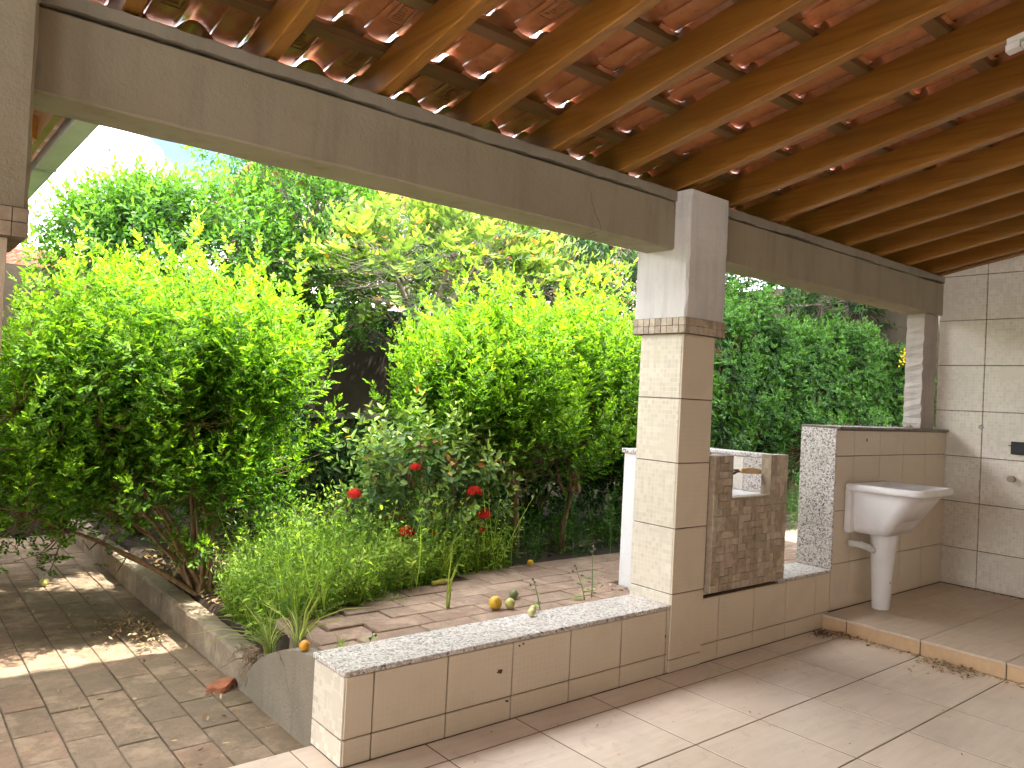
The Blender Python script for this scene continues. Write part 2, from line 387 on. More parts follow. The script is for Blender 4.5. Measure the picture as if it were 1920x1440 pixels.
_cache = {}
def piece(name, parent, mat, x0, x1, y0, y1, z0, z1, c=0.003, jit=0.0):
    """one chamfered box piece; alike pieces share their mesh"""
    d = (round(x1-x0, 4), round(y1-y0, 4), round(z1-z0, 4)); key = (name, mat, d, c)
    if key not in _cache:
        _cache[key] = MB().cbox(-d[0]/2, d[0]/2, -d[1]/2, d[1]/2, -d[2]/2, d[2]/2, c).mesh(name, mat)
    pl = wloc(parent)
    o = mknode(name, _cache[key], parent, ((x0+x1)/2-pl.x, (y0+y1)/2-pl.y, (z0+z1)/2-pl.z))
    if jit: o.rotation_euler = [random.gauss(0, jit) for _ in range(3)]
    return o

def smooth01(a, b, x):
    t = min(1, max(0, (x-a)/(b-a))); return t*t*(3-2*t)

def wobbly_beam(x0, x1, y0, y1, z0, z1, n=60, amp=0.004, seed=0):
    r = random.Random(seed); rings = []
    for i in range(n+1):
        x = x0+(x1-x0)*i/n; j = lambda: r.uniform(-amp, amp)
        c = 0.008
        rings.append([(x, y0+c, z0+j()*.5), (x, y1-c, z0+j()*.5), (x, y1, z0+c), (x, y1, z1-c), (x, y1-c, z1), (x, y0+c, z1), (x, y0+j()*.4, z1-c), (x, y0+j()*.4, z0+c+j()*.6)])
    return MB().loft(rings)

# ------------------------------------------------------------------ setting: ground, courtyard, porch floor
def plane_mesh(name, x0, x1, y0, y1, nx, ny, zf, mat):
    xs = np.linspace(x0, x1, nx+1); ys = np.linspace(y0, y1, ny+1)
    X, Y = np.meshgrid(xs, ys); Z = np.vectorize(zf)(X, Y)
    V = np.stack([X.ravel(), Y.ravel(), Z.ravel()], 1); i = np.arange(nx*ny); a = (i//nx)*(nx+1)+i % nx
    me = mesh_arrays(name, V, np.stack([a, a+1, a+nx+2, a+nx+1], 1), None, True); me.materials.append(MT[mat])
    return tag(mknode(name, me), kind='structure')
plane_mesh('ground', -150, 150, -150, 150, 4, 4, lambda x, y: -0.12, 'ground')
CZ = -0.05                                    # courtyard paving level
court = MB().box(-4, 1.56, 3.03, 9.0, -0.115, CZ-0.007).build('courtyard_paving', 'bed'); tag(court, kind='structure')
pav = []
for k in range(13):
    x0 = -0.66 + 0.1702*k
    if x0 > 1.5: break
    ph = (0.16 if k % 2 else 0.0) + random.uniform(-0.03, 0.03)
    y = 3.05 - ph
    while y < 8.6:
        ln = random.choice((0.30, 0.325, 0.325, 0.34))
        y0 = max(y, 3.05)
        if y+ln-y0 > 0.06 and len(pav) < 290:
            hh = random.uniform(-0.003, 0.003)
            o = piece('paver', court, 'paver', x0+0.0035, min(x0+0.1667, 1.518), y0+0.004, y+ln-0.004, CZ-0.03, CZ, 0.003, 0.004)
            o.location.z += hh; pav.append(o)
        y += ln
# porch floor slab and tiles
slab = MB().box(-3.5, 5.16, -2.6, 3.015, -0.11, -0.0018).build('porch_floor', 'grout'); tag(slab, kind='structure')
TX = [2.395+0.4975*k for k in range(-9, 6)]; TX[-1] = 5.158
TY = [2.59-0.48*k for k in range(0, 10)]
for i in range(len(TX)-1):
    for j in range(len(TY)-1):
        piece('tile', slab, 'floor', TX[i]+.0042, TX[i+1]-.0042, TY[j+1]+.0042, TY[j]-.0042, -0.012, 0.0, 0.0010)
    x0, x1 = TX[i], TX[i+1]
    if x0 >= 1.39:  # narrow cut row along the bench
        piece('tile', slab, 'floor', x0+.0042, x1-.0042, 2.5942, 2.762, -0.012, 0.0, 0.0010)
    else:
        piece('tile', slab, 'floor', x0+.0042, x1-.0042, 2.5942, 3.014, -0.012, 0.0, 0.0010)
piece('tile', slab, 'floor', 1.4005, 1.496, 2.7645, 3.014, -0.012, 0.0, 0.0010)
# raised platform under the laundry tub
plat = MB().box(5.17, 7.10, -2.6, 2.765, -0.02, 0.088).build('platform', 'grout'); tag(plat, kind='structure')
py = [2.764, 2.59, 2.11, 1.63, 1.15, 0.67, 0.19, -0.29, -0.77, -1.25, -1.73, -2.21, -2.6]
px = [5.152, 5.62, 6.11, 6.60, 7.098]
for j in range(len(py)-1):
    for i in range(len(px)-1):
        piece('tile', plat, 'floord', px[i]+.002, px[i+1]-.002, py[j+1]+.002, py[j]-.002, 0.084, 0.100, 0.002)
    piece('riser_tile', plat, 'riser', 5.158, 5.170, py[j+1]+.003, py[j]-.003, 0.001, 0.083, 0.002)

# garden soil and path
def pathz(x): return 0.325 + 0.025*smooth01(1.5, 2.1, x)
def edge_y(x): return 3.55 + 0.45*smooth01(1.4, 3.4, x) + 0.02*math.sin(9*x)
def soilz(x, y):
    base = 0.13 + 0.17*smooth01(1.6, 2.9, x)*smooth01(6.0, 4.2, y) + 0.10*smooth01(4, 7, x)
    base += 0.015*math.sin(7*x+1.3*y)*math.cos(5.1*y-x)
    e = edge_y(x); t = smooth01(e+0.02, e+0.55, y)
    return (pathz(x)-0.012)*(1-t) + base*t
plane_mesh('garden_soil', 1.575, 13, 3.38, 9.5, 120, 60, lambda x, y: (-0.08 if x < 1.58 else soilz(x, y)) if y > edge_y(x)-.10 else (0.1 if x < 1.58 else pathz(x)-0.05), 'soil')
path = MB().box(1.592, 3.69, 3.06, 3.50, 0.0, 0.318).box(3.69, 9.0, 3.37, 4.05, 0.0, 0.341).box(4.60, 9.0, 3.05, 3.37, 0.0, 0.341).build('garden_path', 'bed'); tag(path, kind='structure')
y = 3.065; row = 0
while y < 4.05:
    hgt = random.choice((0.155, 0.17, 0.17, 0.165)); x = 1.60 + (0.0 if row % 2 else -0.165) + random.uniform(-.03, .03)
    while x < 8.6:
        ln = random.choice((0.30, 0.325, 0.325, 0.35)); x0 = max(x, 1.60); x1 = x+ln
        if y < 3.36:
            if x0 < 3.69 < x1: x1 = 3.685
            elif 3.68 <= x0 < 4.60: x0 = 4.605
        if x1-x0 > 0.06 and y+hgt*0.15 < edge_y(x+ln/2) and not (x1 > 3.49 and x0 < 3.8 and y < 3.07 and x1 > 3.7):
            zt = pathz((x0+x1)/2)+random.uniform(-.002, .002)
            piece('paver', path, 'path', x0+.0035, x1-.0035, max(y, 3.075 if x1 > 3.49 and x0 < 3.7 else 0)+.0035, y+hgt-.0035, zt-0.04, zt, 0.0035, 0.004)
        x += ln
    y += hgt; row += 1

# kerb and rendered end block
kb = thing('garden_kerb', 'low concrete kerb edging the garden bed along the courtyard', 'kerb', (1.58, 6, -0.05))
yy = 3.70
for k in range(9):
    ln = random.uniform(0.5, 0.62)
    if yy+ln > 8.8: break
    rr = random.Random(k); n = 8; rings = []
    for i in range(n+1):
        t = yy+0.002+(ln-0.004)*i/n; j = lambda a=0.004: rr.uniform(-a, a)
        top = 0.12 + j(0.006)
        if k == 0: top -= 0.05*max(0, 1-i/5) + abs(j(0.012))
        rings.append([(1.52+j(), t, -0.09), (1.645, t, -0.09), (1.645+j(), t, top-0.012), (1.633, t, top+j()), (1.535+j(), t, top+j()), (1.52+j(), t, top-0.016+j())])
    MB().loft(rings).build('kerb_block', 'concrete', kb); yy += ln
bl = MB()
prof = [(3.055, -0.09), (3.98, -0.09), (3.90, 0.06), (3.82, 0.085), (3.74, 0.115), (3.66, 0.165), (3.55, 0.225), (3.40, 0.285), (3.25, 0.325), (3.055, 0.352)]
bl.prism(prof, 0, 1.512, 1.588)
tag(bl.build('rendered_kerb_end', 'block'), 'grey rendered kerb end sloping down from the bench to the courtyard', 'kerb')

# ------------------------------------------------------------------ bench wall
bw = thing('bench_wall', 'low beige tiled bench wall with a speckled granite top', 'bench', (2.5, 2.9, 0))
MB().box(1.505, 3.498, 2.775, 3.035, 0, 0.358).build('core', 'grout', bw)
vx = [1.503, 1.632, 1.997, 2.365, 2.737, 3.107, 3.472]
for i in range(len(vx)-1):
    for z0, z1 in ((0.002, 0.104), (0.110, 0.354)):
        piece('tile', bw, 'tileb', vx[i]+.003, vx[i+1]-.003, 2.767, 2.777, z0, z1, 0.002)
for z0, z1 in ((0.002, 0.104), (0.110, 0.354)):
    piece('tile', bw, 'tileb', 3.477, 3.496, 2.767, 2.777, z0, z1, 0.002)
    piece('end_tile', bw, 'tilep', 1.497, 1.507, 2.771, 3.034, z0, z1, 0.002)
gt = [1.492, 2.52, 3.498]
for i in range(2):
    piece('granite_slab', bw, 'granite', gt[i]+.0008, gt[i+1]-.0008, 2.760, 3.045, 0.359, 0.380, 0.003)
def chip(parent, x, z, sx, sz, yv, seed):
    r = random.Random(seed); n = 9
    pts = [(x+math.cos(6.283*k/n)*sx*r.uniform(.5, 1.1), z+math.sin(6.283*k/n)*sz*r.uniform(.5, 1.1)) for k in range(n)]
    MB().prism(pts, 1, yv-0.002, yv).build('chip', 'stain', parent)
chip(bw, 2.29, 0.235, 0.022, 0.012, 2.767, 1); chip(bw, 2.40, 0.335, 0.007, 0.005, 2.767, 2); chip(bw, 2.425, 0.340, 0.008, 0.006, 2.767, 3)
chip(bw, 2.34, 0.09, 0.012, 0.006, 2.767, 4); chip(bw, 3.468, 0.21, 0.004, 0.012, 2.7665, 5)

# ------------------------------------------------------------------ pillars
def mosaic_strip(parent, axis, a0, a1, fixed, out, z0, z1, s=0.0435):
    n = max(1, round((a1-a0)/s)); st = (a1-a0)/n; nzr = 2; zs = (z1-z0)/nzr
    for i in range(n):
        for j in range(nzr):
            m = random.choice(('mos0', 'mos0', 'mos2', 'mos1')); e = 0.0012
            u0, u1, w0, w1 = a0+i*st+e, a0+(i+1)*st-e, z0+j*zs+e, z0+(j+1)*zs-e
            f0, f1 = sorted((fixed, fixed+out*random.choice((0.004, 0.006))))
            f0, f1 = (fixed-0.002, f1) if out > 0 else (f0, fixed+0.002)
            if axis == 'x': piece('mosaic_tile', parent, m, u0, u1, f0, f1, w0, w1, 0.0012)
            else: piece('mosaic_tile', parent, m, f0, f1, u0, u1, w0, w1, 0.0012)
ZJ = [0.0, 0.072, 0.437, 0.803, 1.170, 1.533, 1.892]
def pillar(name, x0, label, faces, zt=2.705, head='pil'):
    x1 = x0+0.29; p = thing(name, label, 'pillar', (x0+0.145, 2.92, 0), 'porch pillars')
    MB().box(x0+.006, x1-.006, 2.766, 3.066, 0, 1.90).build('shaft_core', 'grout', p)
    for i in range(len(ZJ)-1):
        z0, z1 = ZJ[i]+.003, ZJ[i+1]-.003
        if i == len(ZJ)-2: z1 = 1.899
        if 'f' in faces: piece('tile', p, 'tileb', x0, x1, 2.760, 2.770, z0, z1, 0.002)
        if 'l' in faces: piece('tile', p, 'tilep', x0-.0006, x0+.0094, 2.7715, 3.072, z0, z1, 0.002)
        if 'r' in faces: piece('tile', p, 'tilep', x1-.0094, x1+.0006, 2.7715, 3.072, z0, z1, 0.002)
    # textured plaster head
    hx0, hx1, hy0, hy1 = x0-0.025, x1+0.045, 2.732, 3.115
    rr = random.Random(5); rings = []
    for i in range(15):
        z = 1.99+(zt-1.99)*i/14; c = 0.012; j = lambda: rr.uniform(-.0025, .0025)
        rings.append([(hx0+c+j(), hy0+j(), z), (hx1-c, hy0+j(), z), (hx1+j(), hy0+c, z), (hx1, hy1-c, z), (hx1-c, hy1, z), (hx0+c, hy1, z), (hx0+j(), hy1-c+j(), z), (hx0+j(), hy0+c+j(), z)])
    MB().loft(rings).build('plaster_head', head, p)
    cx0, cx1, cy0, cy1, cz0, cz1 = x0-0.036, x1+0.046, 2.724, 3.118, 1.899, 1.989
    cl = MB().box(cx0+.004, cx1-.004, cy0+.004, cy1-.004, cz0, cz1).build('collar', 'grout', p)
    class _P: pass
    mosaic_strip(p, 'x', cx0, cx1, cy0+.004, -1, cz0+.001, cz1-.001)
    mosaic_strip(p, 'y', cy0+.006, cy1-.006, cx0+.004, -1, cz0+.001, cz1-.001)
    mosaic_strip(p, 'y', cy0+.006, cy1-.006, cx1-.004, 1, cz0+.001, cz1-.001)
    return p
pil = pillar('porch_pillar', 3.50, 'tiled pillar with white plaster head and mosaic collar between the openings', 'fl')
pil2 = pillar('porch_pillar', 0.004, 'pillar at the left edge of the porch opening, its head coloured dark for shade', 'fr', head='beam')  # darker beam plaster on the head stands in for the dim light here

# ------------------------------------------------------------------ beams
RP = math.tan(R(11)); RB0 = 2.722                       # rafter underside at the beam front, roof slope
def roofz(y): return RB0 + RP*(2.835-y)                 # rafter underside height
def beam(x0, x1, label, seed):
    b = thing('porch_beam', label, 'beam', ((x0+x1)/2, 2.94, 2.376), 'beams carrying the porch roof')
    wobbly_beam(x0, x1, 2.836, 3.046, 2.376, 2.648, int((x1-x0)*14), 0.003, seed).build('beam_body', 'beam', b)
    r = random.Random(seed+9); rings = []; n = int((x1-x0)*30)
    z = 2.656
    for i in range(n+1):
        x = x0+(x1-x0)*i/n; z = min(2.665, max(2.6495, z + r.uniform(-.005, .005)))
        rings.append([(x, 2.828, z), (x, 3.04, 2.6485), (x, 3.04, 2.7085), (x, 2.834, 2.7105+r.uniform(-.003, .003)), (x, 2.828, 2.704)])
    MB().loft(rings).build('mortar_cap', 'cap', b)
    return b
beam(0.345, 3.473, 'long grey plaster beam from the left edge to the tiled pillar', 1)
beam(3.838, 7.105, 'plaster beam between the tiled pillar and the right wall', 2)
beam(-3.4, -0.024, 'plaster beam running out of view past the left pillar', 3)

# ------------------------------------------------------------------ porch roof
EAVE = 3.56; TOPY = -2.7; RA = R(11); CA, SA = math.cos(RA), math.sin(RA)
roof = thing('porch_roof', 'lean-to roof of clay tiles on varnished wooden rafters over the porch', 'roof', (2.5, 2.835, 2.72))
RH, RW = 0.150, 0.058
rx = [1.61+0.485*k for k in range(-9, 12)] + [7.085]
for x in rx:
    rr = random.Random(int(x*100)); n = 26; rings = []
    for i in range(n+1):
        y = EAVE-0.06+(TOPY-EAVE+0.06)*i/n; z = roofz(y); j = lambda a=0.0015: rr.uniform(-a, a)
        dx = 0.003*math.sin(i*0.3+x)
        rings.append([(x-RW+.004+dx, y, z+j()), (x-.004+dx, y, z+j()), (x+dx, y, z+.005), (x+dx, y, z+RH), (x-RW+dx, y, z+RH), (x-RW+dx, y, z+.005)])
    MB().loft(rings).build('rafter', 'wood', roof)
BY = [2.865-0.350*k for k in range(-2, 16)]
BY = [b for b in BY if b > TOPY]
for b in BY:
    # batten: down-slope edge at y=b, lying on the rafters
    z = roofz(b)+RH+0.001
    mbt = MB().prism([(b, z), (b-0.055*CA, z+0.055*SA), (b-0.055*CA-0.025*SA, z+0.055*SA+0.025*CA), (b-0.025*SA, z+0.025*CA)], 0, -3.4, 7.10)
    mbt.build('batten', 'batten', roof)
# clay tile: wavy section, length along local -y (up-slope), origin at tail (lower end) left side
TW, TL, TH = 0.2425, 0.40, 0.011
def tile_profile():
    pts = []
    for i in range(17):
        u = i/16
        if u < 0.46: zz = 0.012*(1-math.sin(math.pi*u/0.46)) - 0.004
        else:
            t = (u-0.46)/0.54; zz = 0.008+0.052*math.sin(math.pi*min(1, t*1.04))**0.8 if t*1.04 < 1 else 0.008
        pts.append((u*(TW+0.012), zz))
    return pts
TP = tile_profile()
def tile_mesh(mat, name='roof_tile'):
    vs, fs = [], []; n = len(TP)
    lens = (0.0, 0.012, 0.2, TL-0.02, TL)
    zoff = (-0.004, 0.0, 0.0, 0.0, -0.006)
    for l, zo in zip(lens, zoff):
        for u, z in TP: vs.append((u, -l, z+zo))
        for u, z in TP: vs.append((u, -l, z-TH+(0.004 if zo else 0)))
    m = 2*n
    for i in range(len(lens)-1):
        for k in range(n-1):
            a, b = i*m+k, (i+1)*m+k
            fs += [(a, b, b+1, a+1), (a+n, a+n+1, b+n+1, b+n)]
        for k in (0, n-1): fs.append((i*m+k, i*m+n+k, (i+1)*m+n+k, (i+1)*m+k))
    for e in (0, (len(lens)-1)*m):
        for k in range(n-1): fs.append((e+k, e+k+1, e+n+k+1, e+n+k))
    mb = MB().add(vs, fs)
    # hanging lug under the head
    mb.cbox(0.05, 0.085, -TL+0.03, -TL+0.05, -0.03, -0.008, 0.003)
    me = mb.mesh(name, mat)
    me.polygons.foreach_set('use_smooth', [True]*len(me.polygons))
    try: me.set_sharp_from_angle(angle=R(50))
    except Exception: pass
    return me
tme = tile_mesh('rtile')
LIFT = math.atan2(0.022, 0.345)                            # tail rests on the tile below
def tile_pos(c, k):
    # head hooked on batten k
    yb = BY[k]; z = roofz(yb)+RH+0.012+0.022
    head = Vector((0, yb-0.075*CA, z+0.075*SA))
    tilt = RA-LIFT*0.9
    x = -3.4+TW*c
    tail = head + Vector((0, math.cos(tilt)*TL, -math.sin(tilt)*TL))
    return Vector((x, tail.y, tail.z)), tilt
restV, restF = [], []
base_v = [tuple(v.co) for v in tme.vertices]; base_f = [tuple(p.vertices) for p in tme.polygons]
stamps = 0
def add_stamp(o, r):
    global stamps
    u0 = 0.018; mb = MB(); zz = -TH-0.0068; s = 0.004
    v0, v1 = -0.30, -0.16; uu = 0.075
    for a in ((u0, v0, u0+uu, v0+s), (u0, v1-s, u0+uu, v1), (u0, v0, u0+s, v1), (u0+uu-s, v0, u0+uu, v1)):
        mb.box(a[0], a[2], a[1], a[3], zz, zz+0.004)
    for q in range(7):
        yy_ = v0+0.014+q*0.016; x_ = u0+0.014+r.uniform(0, .012)
        mb.box(x_, x_+r.uniform(.02, .045), yy_, yy_+0.004, zz, zz+0.004)
        mb.box(x_, x_+0.004, yy_, yy_+0.011, zz, zz+0.004)
    s_ = mknode('stamp', mb.mesh('stamp', 'stamp'), o); stamps += 1
ncol = int(10.5/TW)+1
for k in range(len(BY)):
    for c in range(ncol):
        p, tilt = tile_pos(c, k); rr = random.Random(c*131+k)
        near = 0.55 < p.x < 6.9 and 0.75 < p.y-0.2 < 3.0 and (p.y-0.2) > 2.75-0.36*(p.x+0.6)*1.05
        rot = (-tilt+rr.gauss(0, .004), rr.gauss(0, .008), rr.gauss(0, .006)); dz = rr.uniform(0, .003)
        if near:
            o = mknode('roof_tile', tme, roof, p-Vector(roof.location)+Vector((0, 0, dz)), rot)
            if p.x < 2.2 and p.y > 2.3 and rr.random() < 0.6: add_stamp(o, rr)
        else:
            Mx = Matrix.Translation(p) @ Matrix.Rotation(rot[0], 4, 'X'); b = len(restV)
            restV += [tuple(Mx @ Vector(v)) for v in base_v]; restF += [tuple(b+i for i in f) for f in base_f]
me = bpy.data.meshes.new('roof_tiles_beyond'); rl = roof.location
me.from_pydata([(x-rl.x, y_-rl.y, z-rl.z) for x, y_, z in restV], [], restF); me.materials.append(MT['rtile'])
tag(mknode('roof_tiling', me, roof), kind='stuff')
# strip light under a rafter
lamp = thing('strip_light', 'white strip light fitting under the rafters at the upper right edge', 'lamp', (3.505, 0.6, roofz(1.1)))
def on_slope(x0, x1, ya, yb, d0, d1):
    return MB().prism([(ya, roofz(ya)-d0), (yb, roofz(yb)-d0), (yb, roofz(yb)-d1), (ya, roofz(ya)-d1)], 0, x0, x1)
on_slope(3.475, 3.53, 1.185, 0.0, 0.001, 0.024).build('body', 'pvc', lamp)
on_slope(3.478, 3.527, 1.19, 1.14, 0.0245, 0.05).build('end_cap', 'pvc', lamp)
MB().tube([(3.5025, 1.139, roofz(1.139)-0.039), (3.5025, 0.03, roofz(0.03)-0.039)], 0.0125, 10).build('tube', 'pvc', lamp, True)

# ------------------------------------------------------------------ low wall, barbecue, half wall
lw = thing('sill_wall', 'low tiled wall with granite sill under the barbecue opening', 'wall', (4.5, 2.9, 0))
MB().box(3.79, 5.246, 2.775, 3.02, 0, 0.378).build('core', 'grout', lw)
lx = [3.793, 3.955, 4.322, 4.690, 5.058, 5.25]
for i in range(len(lx)-1):
    for z0, z1 in ((0.002, 0.104), (0.110, 0.374)):
        piece('tile', lw, 'tileb', lx[i]+.002, lx[i+1]-.002, 2.767, 2.777, z0, z1, 0.002)
piece('granite_sill', lw, 'granite', 4.578, 5.246, 2.762, 3.03, 0.3785, 0.398, 0.003)

bq = thing('barbecue', 'brown mosaic fronted masonry barbecue with a notch beside the tiled pillar', 'barbecue', (4.14, 3.0, 0.35))
MB().box(3.70, 3.795, 3.074, 3.34, 0.33, 1.178).build('side_wall', 'white', bq)
MB().box(4.478, 4.572, 2.80, 3.34, 0.40, 1.178).build('side_wall', 'white', bq)
MB().box(3.797, 4.476, 3.26, 3.34, 0.33, 1.178).build('back_wall', 'white', bq)
MB().box(3.797, 4.476, 2.80, 3.258, 0.385, 0.955).build('fire_bed', 'white', bq)
piece('granite_rim', bq, 'granite', 3.685, 3.80, 3.076, 3.26, 1.179, 1.207, 0.004)
piece('granite_rim', bq, 'granite', 4.465, 4.585, 2.80, 3.26, 1.179, 1.207, 0.004)
piece('granite_rim', bq, 'granite', 3.685, 4.585, 3.262, 3.355, 1.179, 1.207, 0.004)
piece('lining_tile', bq, 'tile', 4.468, 4.477, 2.985, 3.255, 0.957, 1.175, 0.002)
piece('lining_slab', bq, 'granite', 4.466, 4.477, 2.802, 2.981, 0.957, 1.176, 0.002)
# front slab with the notch, and its mosaic pieces
PX0, PX1, PZ0, PZ1, NX0, NX1, NZ = 3.798, 4.574, 0.415, 1.212, 3.985, 4.388, 0.960
fr = MB(); fr.box(PX0, PX1, 2.730, 2.798, PZ0, NZ).box(PX0, NX0, 2.730, 2.798, NZ, PZ1).box(NX1, PX1, 2.730, 2.798, NZ, PZ1)
front = fr.build('front_slab', 'mos1', bq)
ss = 0.0432; nx = round((PX1-PX0)/ss); nzz = round((PZ1-PZ0)/ss); sx = (PX1-PX0)/nx; sz = (PZ1-PZ0)/nzz
used = set()
for j in range(nzz):
    for i in range(nx):
        if (i, j) in used: continue
        wI, hI = random.choice(((1, 1), (2, 1), (1, 2), (2, 1), (1, 2), (2, 2)))
        def ok(a, b):
            if a >= nx or b >= nzz or (a, b) in used: return False
            cx, cz = PX0+(a+.5)*sx, PZ0+(b+.5)*sz
            return not (NX0 < cx < NX1 and cz > NZ)
        if not ok(i, j): continue
        if not all(ok(i+a, j+b) for a in range(wI) for b in range(hI)): wI = hI = 1
        for a in range(wI):
            for b in range(hI): used.add((i+a, j+b))
        x0, x1, z0, z1 = PX0+i*sx, PX0+(i+wI)*sx, PZ0+j*sz, PZ0+(j+hI)*sz
        if z1 > NZ and z0 < NZ and x1 > NX0 and x0 < NX1: z1 = NZ
        if z0 >= NZ-0.001:
            if x0 < NX0 < x1: x1 = NX0
            if x0 < NX1 < x1: x0 = NX1
        if x1-x0 < .01 or z1-z0 < .01: continue
        piece('mosaic_tile', front, random.choice(('mos0', 'mos1', 'mos2', 'mos1')), x0+.0012, x1-.0012, 2.7305-random.choice((.006, .008, .010)), 2.7325, z0+.0012, z1-.0012, 0.0015)
# grill with wooden handles resting in the notch
gr = thing('grill_rack', 'rusty wire grill rack with a pale wooden handle in the barbecue notch', 'grill', (4.1, 3.0, 0.955))
rk = MB()
gx0, gx1, gy0, gy1 = 3.86, 4.20, 2.86, 3.16
def gz(x): return 1.035+0.16*(x-3.86)
for i in range(9):
    yv = gy0+(gy1-gy0)*i/8; rk.tube([(gx0, yv, gz(gx0)), (gx1, yv, gz(gx1))], 0.0035, 5)
for i in range(7):
    xv = gx0+(gx1-gx0)*i/6; rk.tube([(xv, gy0, gz(xv)+.006), (xv, gy1, gz(xv)+.006)], 0.0035, 5)
rk.build('wire_rack', 'rust', gr)
fm = MB().tube([(gx0, gy0, gz(gx0)), (gx0, gy1, gz(gx0)), (gx1, gy1, gz(gx1)), (gx1, gy0, gz(gx1)), (gx0, gy0, gz(gx0))], 0.007, 6)
fm.tube([(gx1, gy0+.02, gz(gx1)), (4.25, gy0-0.01, 1.102)], 0.007, 6).tube([(gx1, gy1-.1, gz(gx1)), (4.24, gy0, 1.106)], 0.006, 6)
fm.tube([(gx0+.02, gy0+.02, gz(gx0)), (gx0+.02, gy0+.02, 0.957)], 0.006, 6).tube([(gx0+.02, gy1-.02, gz(gx0)), (gx0+.02, gy1-.02, 0.957)], 0.006, 6)
fm.tube([(gx1, gy1-.02, gz(gx1)), (gx1, gy1-.02, 0.957)], 0.006, 6)
fm.tube([(gx1-.02, gy0+.03, gz(gx1)), (gx1-.03, gy0+.03, 0.957)], 0.006, 6)
fm.build('frame', 'rust', gr)
MB().tube([(4.235, 2.853, 1.099), (4.25, 2.85, 1.102), (4.30, 2.842, 1.104), (4.37, 2.83, 1.100), (4.415, 2.823, 1.096)], [0.011, 0.016, 0.021, 0.020, 0.015], 12).build('handle', 'handle', gr, True)
MB().tube([(3.93, 2.815, 1.035), (3.98, 2.83, 1.04), (4.03, 2.845, 1.045)], [0.014, 0.021, 0.019], 12).build('handle', 'handle', gr, True)

hw = thing('half_wall', 'half-height beige tiled wall behind the laundry tub', 'wall', (6.2, 2.9, 0))
MB().box(5.262, 7.104, 2.775, 3.022, 0, 1.378).build('core', 'grout', hw)
hx = [5.254, 5.518, 5.914, 6.308, 6.707, 7.104]
hz = [0.102, 0.428, 0.803, 1.190, 1.376]
for i in range(len(hx)-1):
    for j in range(len(hz)-1):
        piece('tile', hw, 'tileb', hx[i]+.002, hx[i+1]-.002, 2.767, 2.777, hz[j]+.0025, hz[j+1]-.0025, 0.002)
piece('granite_jamb', hw, 'granite', 5.243, 5.263, 2.763, 3.03, 0.399, 1.384, 0.003)
piece('cap_slab', hw, 'granited', 5.264, 7.106, 2.745, 3.045, 1.379, 1.400, 0.003)
MB().tube([(5.264, 2.752, 1.3845), (5.266, 2.752, 1.3845)], 0.001, 4)
chip(hw, 5.70, 1.305, 0.010, 0.016, 2.767, 11)
# rough corner column
cc = MB(); rr = random.Random(3); rings = []
for i in range(24):
    z = 1.401+(2.374-1.401)*i/23; j = lambda a=0.012: rr.uniform(-a, a)
    rings.append([(6.85+j(.007), 2.875+j(.006), z), (6.97, 2.868+j(.006), z), (7.095, 2.87+j(.006), z), (7.10, 3.02, z), (6.97, 3.03, z), (6.85+j(), 3.02, z)])
cc.loft(rings)
tag(cc.build('corner_column', 'col'), 'rough mortar column standing on the half wall in the corner', 'column')

# ------------------------------------------------------------------ right wall
rw = thing('side_wall', 'tall cream tiled wall at the right end of the porch', 'wall', (7.2, 0.5, 0))
zt = lambda y: roofz(y)+RH-0.004
MB().prism([(2.862, 0), (2.862, zt(2.862)), (-2.6, zt(-2.6)), (-2.6, 0)], 0, 7.118, 7.28).build('core', 'grout', rw)
wy = [2.860, 2.492, 2.118, 1.744, 1.37, 0.996, 0.622, 0.248, -0.126, -0.5]
wz = [0.102, 0.414, 0.800, 1.182, 1.565, 1.947, 2.330, 2.710]
for j in range(len(wz)-1):
    for i in range(len(wy)-1):
        piece('tile', rw, 'tile', 7.108, 7.120, wy[i+1]+.003, wy[i]-.003, wz[j]+.003, wz[j+1]-.003, 0.002)
for i in range(len(wy)-1):
    a, b = wy[i]-.003, wy[i+1]+.003
    MB().prism([(a, 2.713), (b, 2.713), (b, zt(b)), (a, max(2.72, zt(a)))], 0, 7.1085, 7.1205).build('tile', 'tile', rw)
sb = thing('socket_box', 'black electrical box set in the cream tiled wall', 'socket', (7.105, 2.225, 1.285))
piece('box', sb, 'black', 7.09, 7.1075, 2.165, 2.272, 1.232, 1.335, 0.004)
piece('cover', sb, 'black', 7.086, 7.0905, 2.175, 2.262, 1.242, 1.325, 0.002)
MB().tube([(7.092, 2.272, 1.30), (7.092, 2.288, 1.305)], 0.004, 6).build('wire', 'black', sb)
ps = thing('pipe_stub', 'tan capped pipe stub poking out of the tiled wall', 'pipe', (7.1, 2.25, 1.03))
MB().tube([(7.107, 2.25, 1.036), (7.045, 2.25, 1.036)], 0.021, 14).build('pipe', 'stub', ps)
MB().tube([(7.0635, 2.25, 1.036), (7.038, 2.25, 1.036)], 0.026, 14).build('cap', 'stub', ps)
hk = thing('wall_hook', 'small metal hook eye screwed into the tiled wall', 'hook', (7.1, 2.5, 1.436))
MB().tube([(7.107, 2.5, 1.436), (7.099, 2.5, 1.436)], 0.02, 14).build('plate', 'metal', hk)
MB().tube([(7.0985, 2.5+0.011*math.cos(t), 1.436+0.011*math.sin(t)) for t in np.linspace(0, 6.283, 13)], 0.004, 6).tube([(7.099, 2.5, 1.447), (7.085, 2.5, 1.447)], 0.004, 6).build('ring', 'metal', hk)

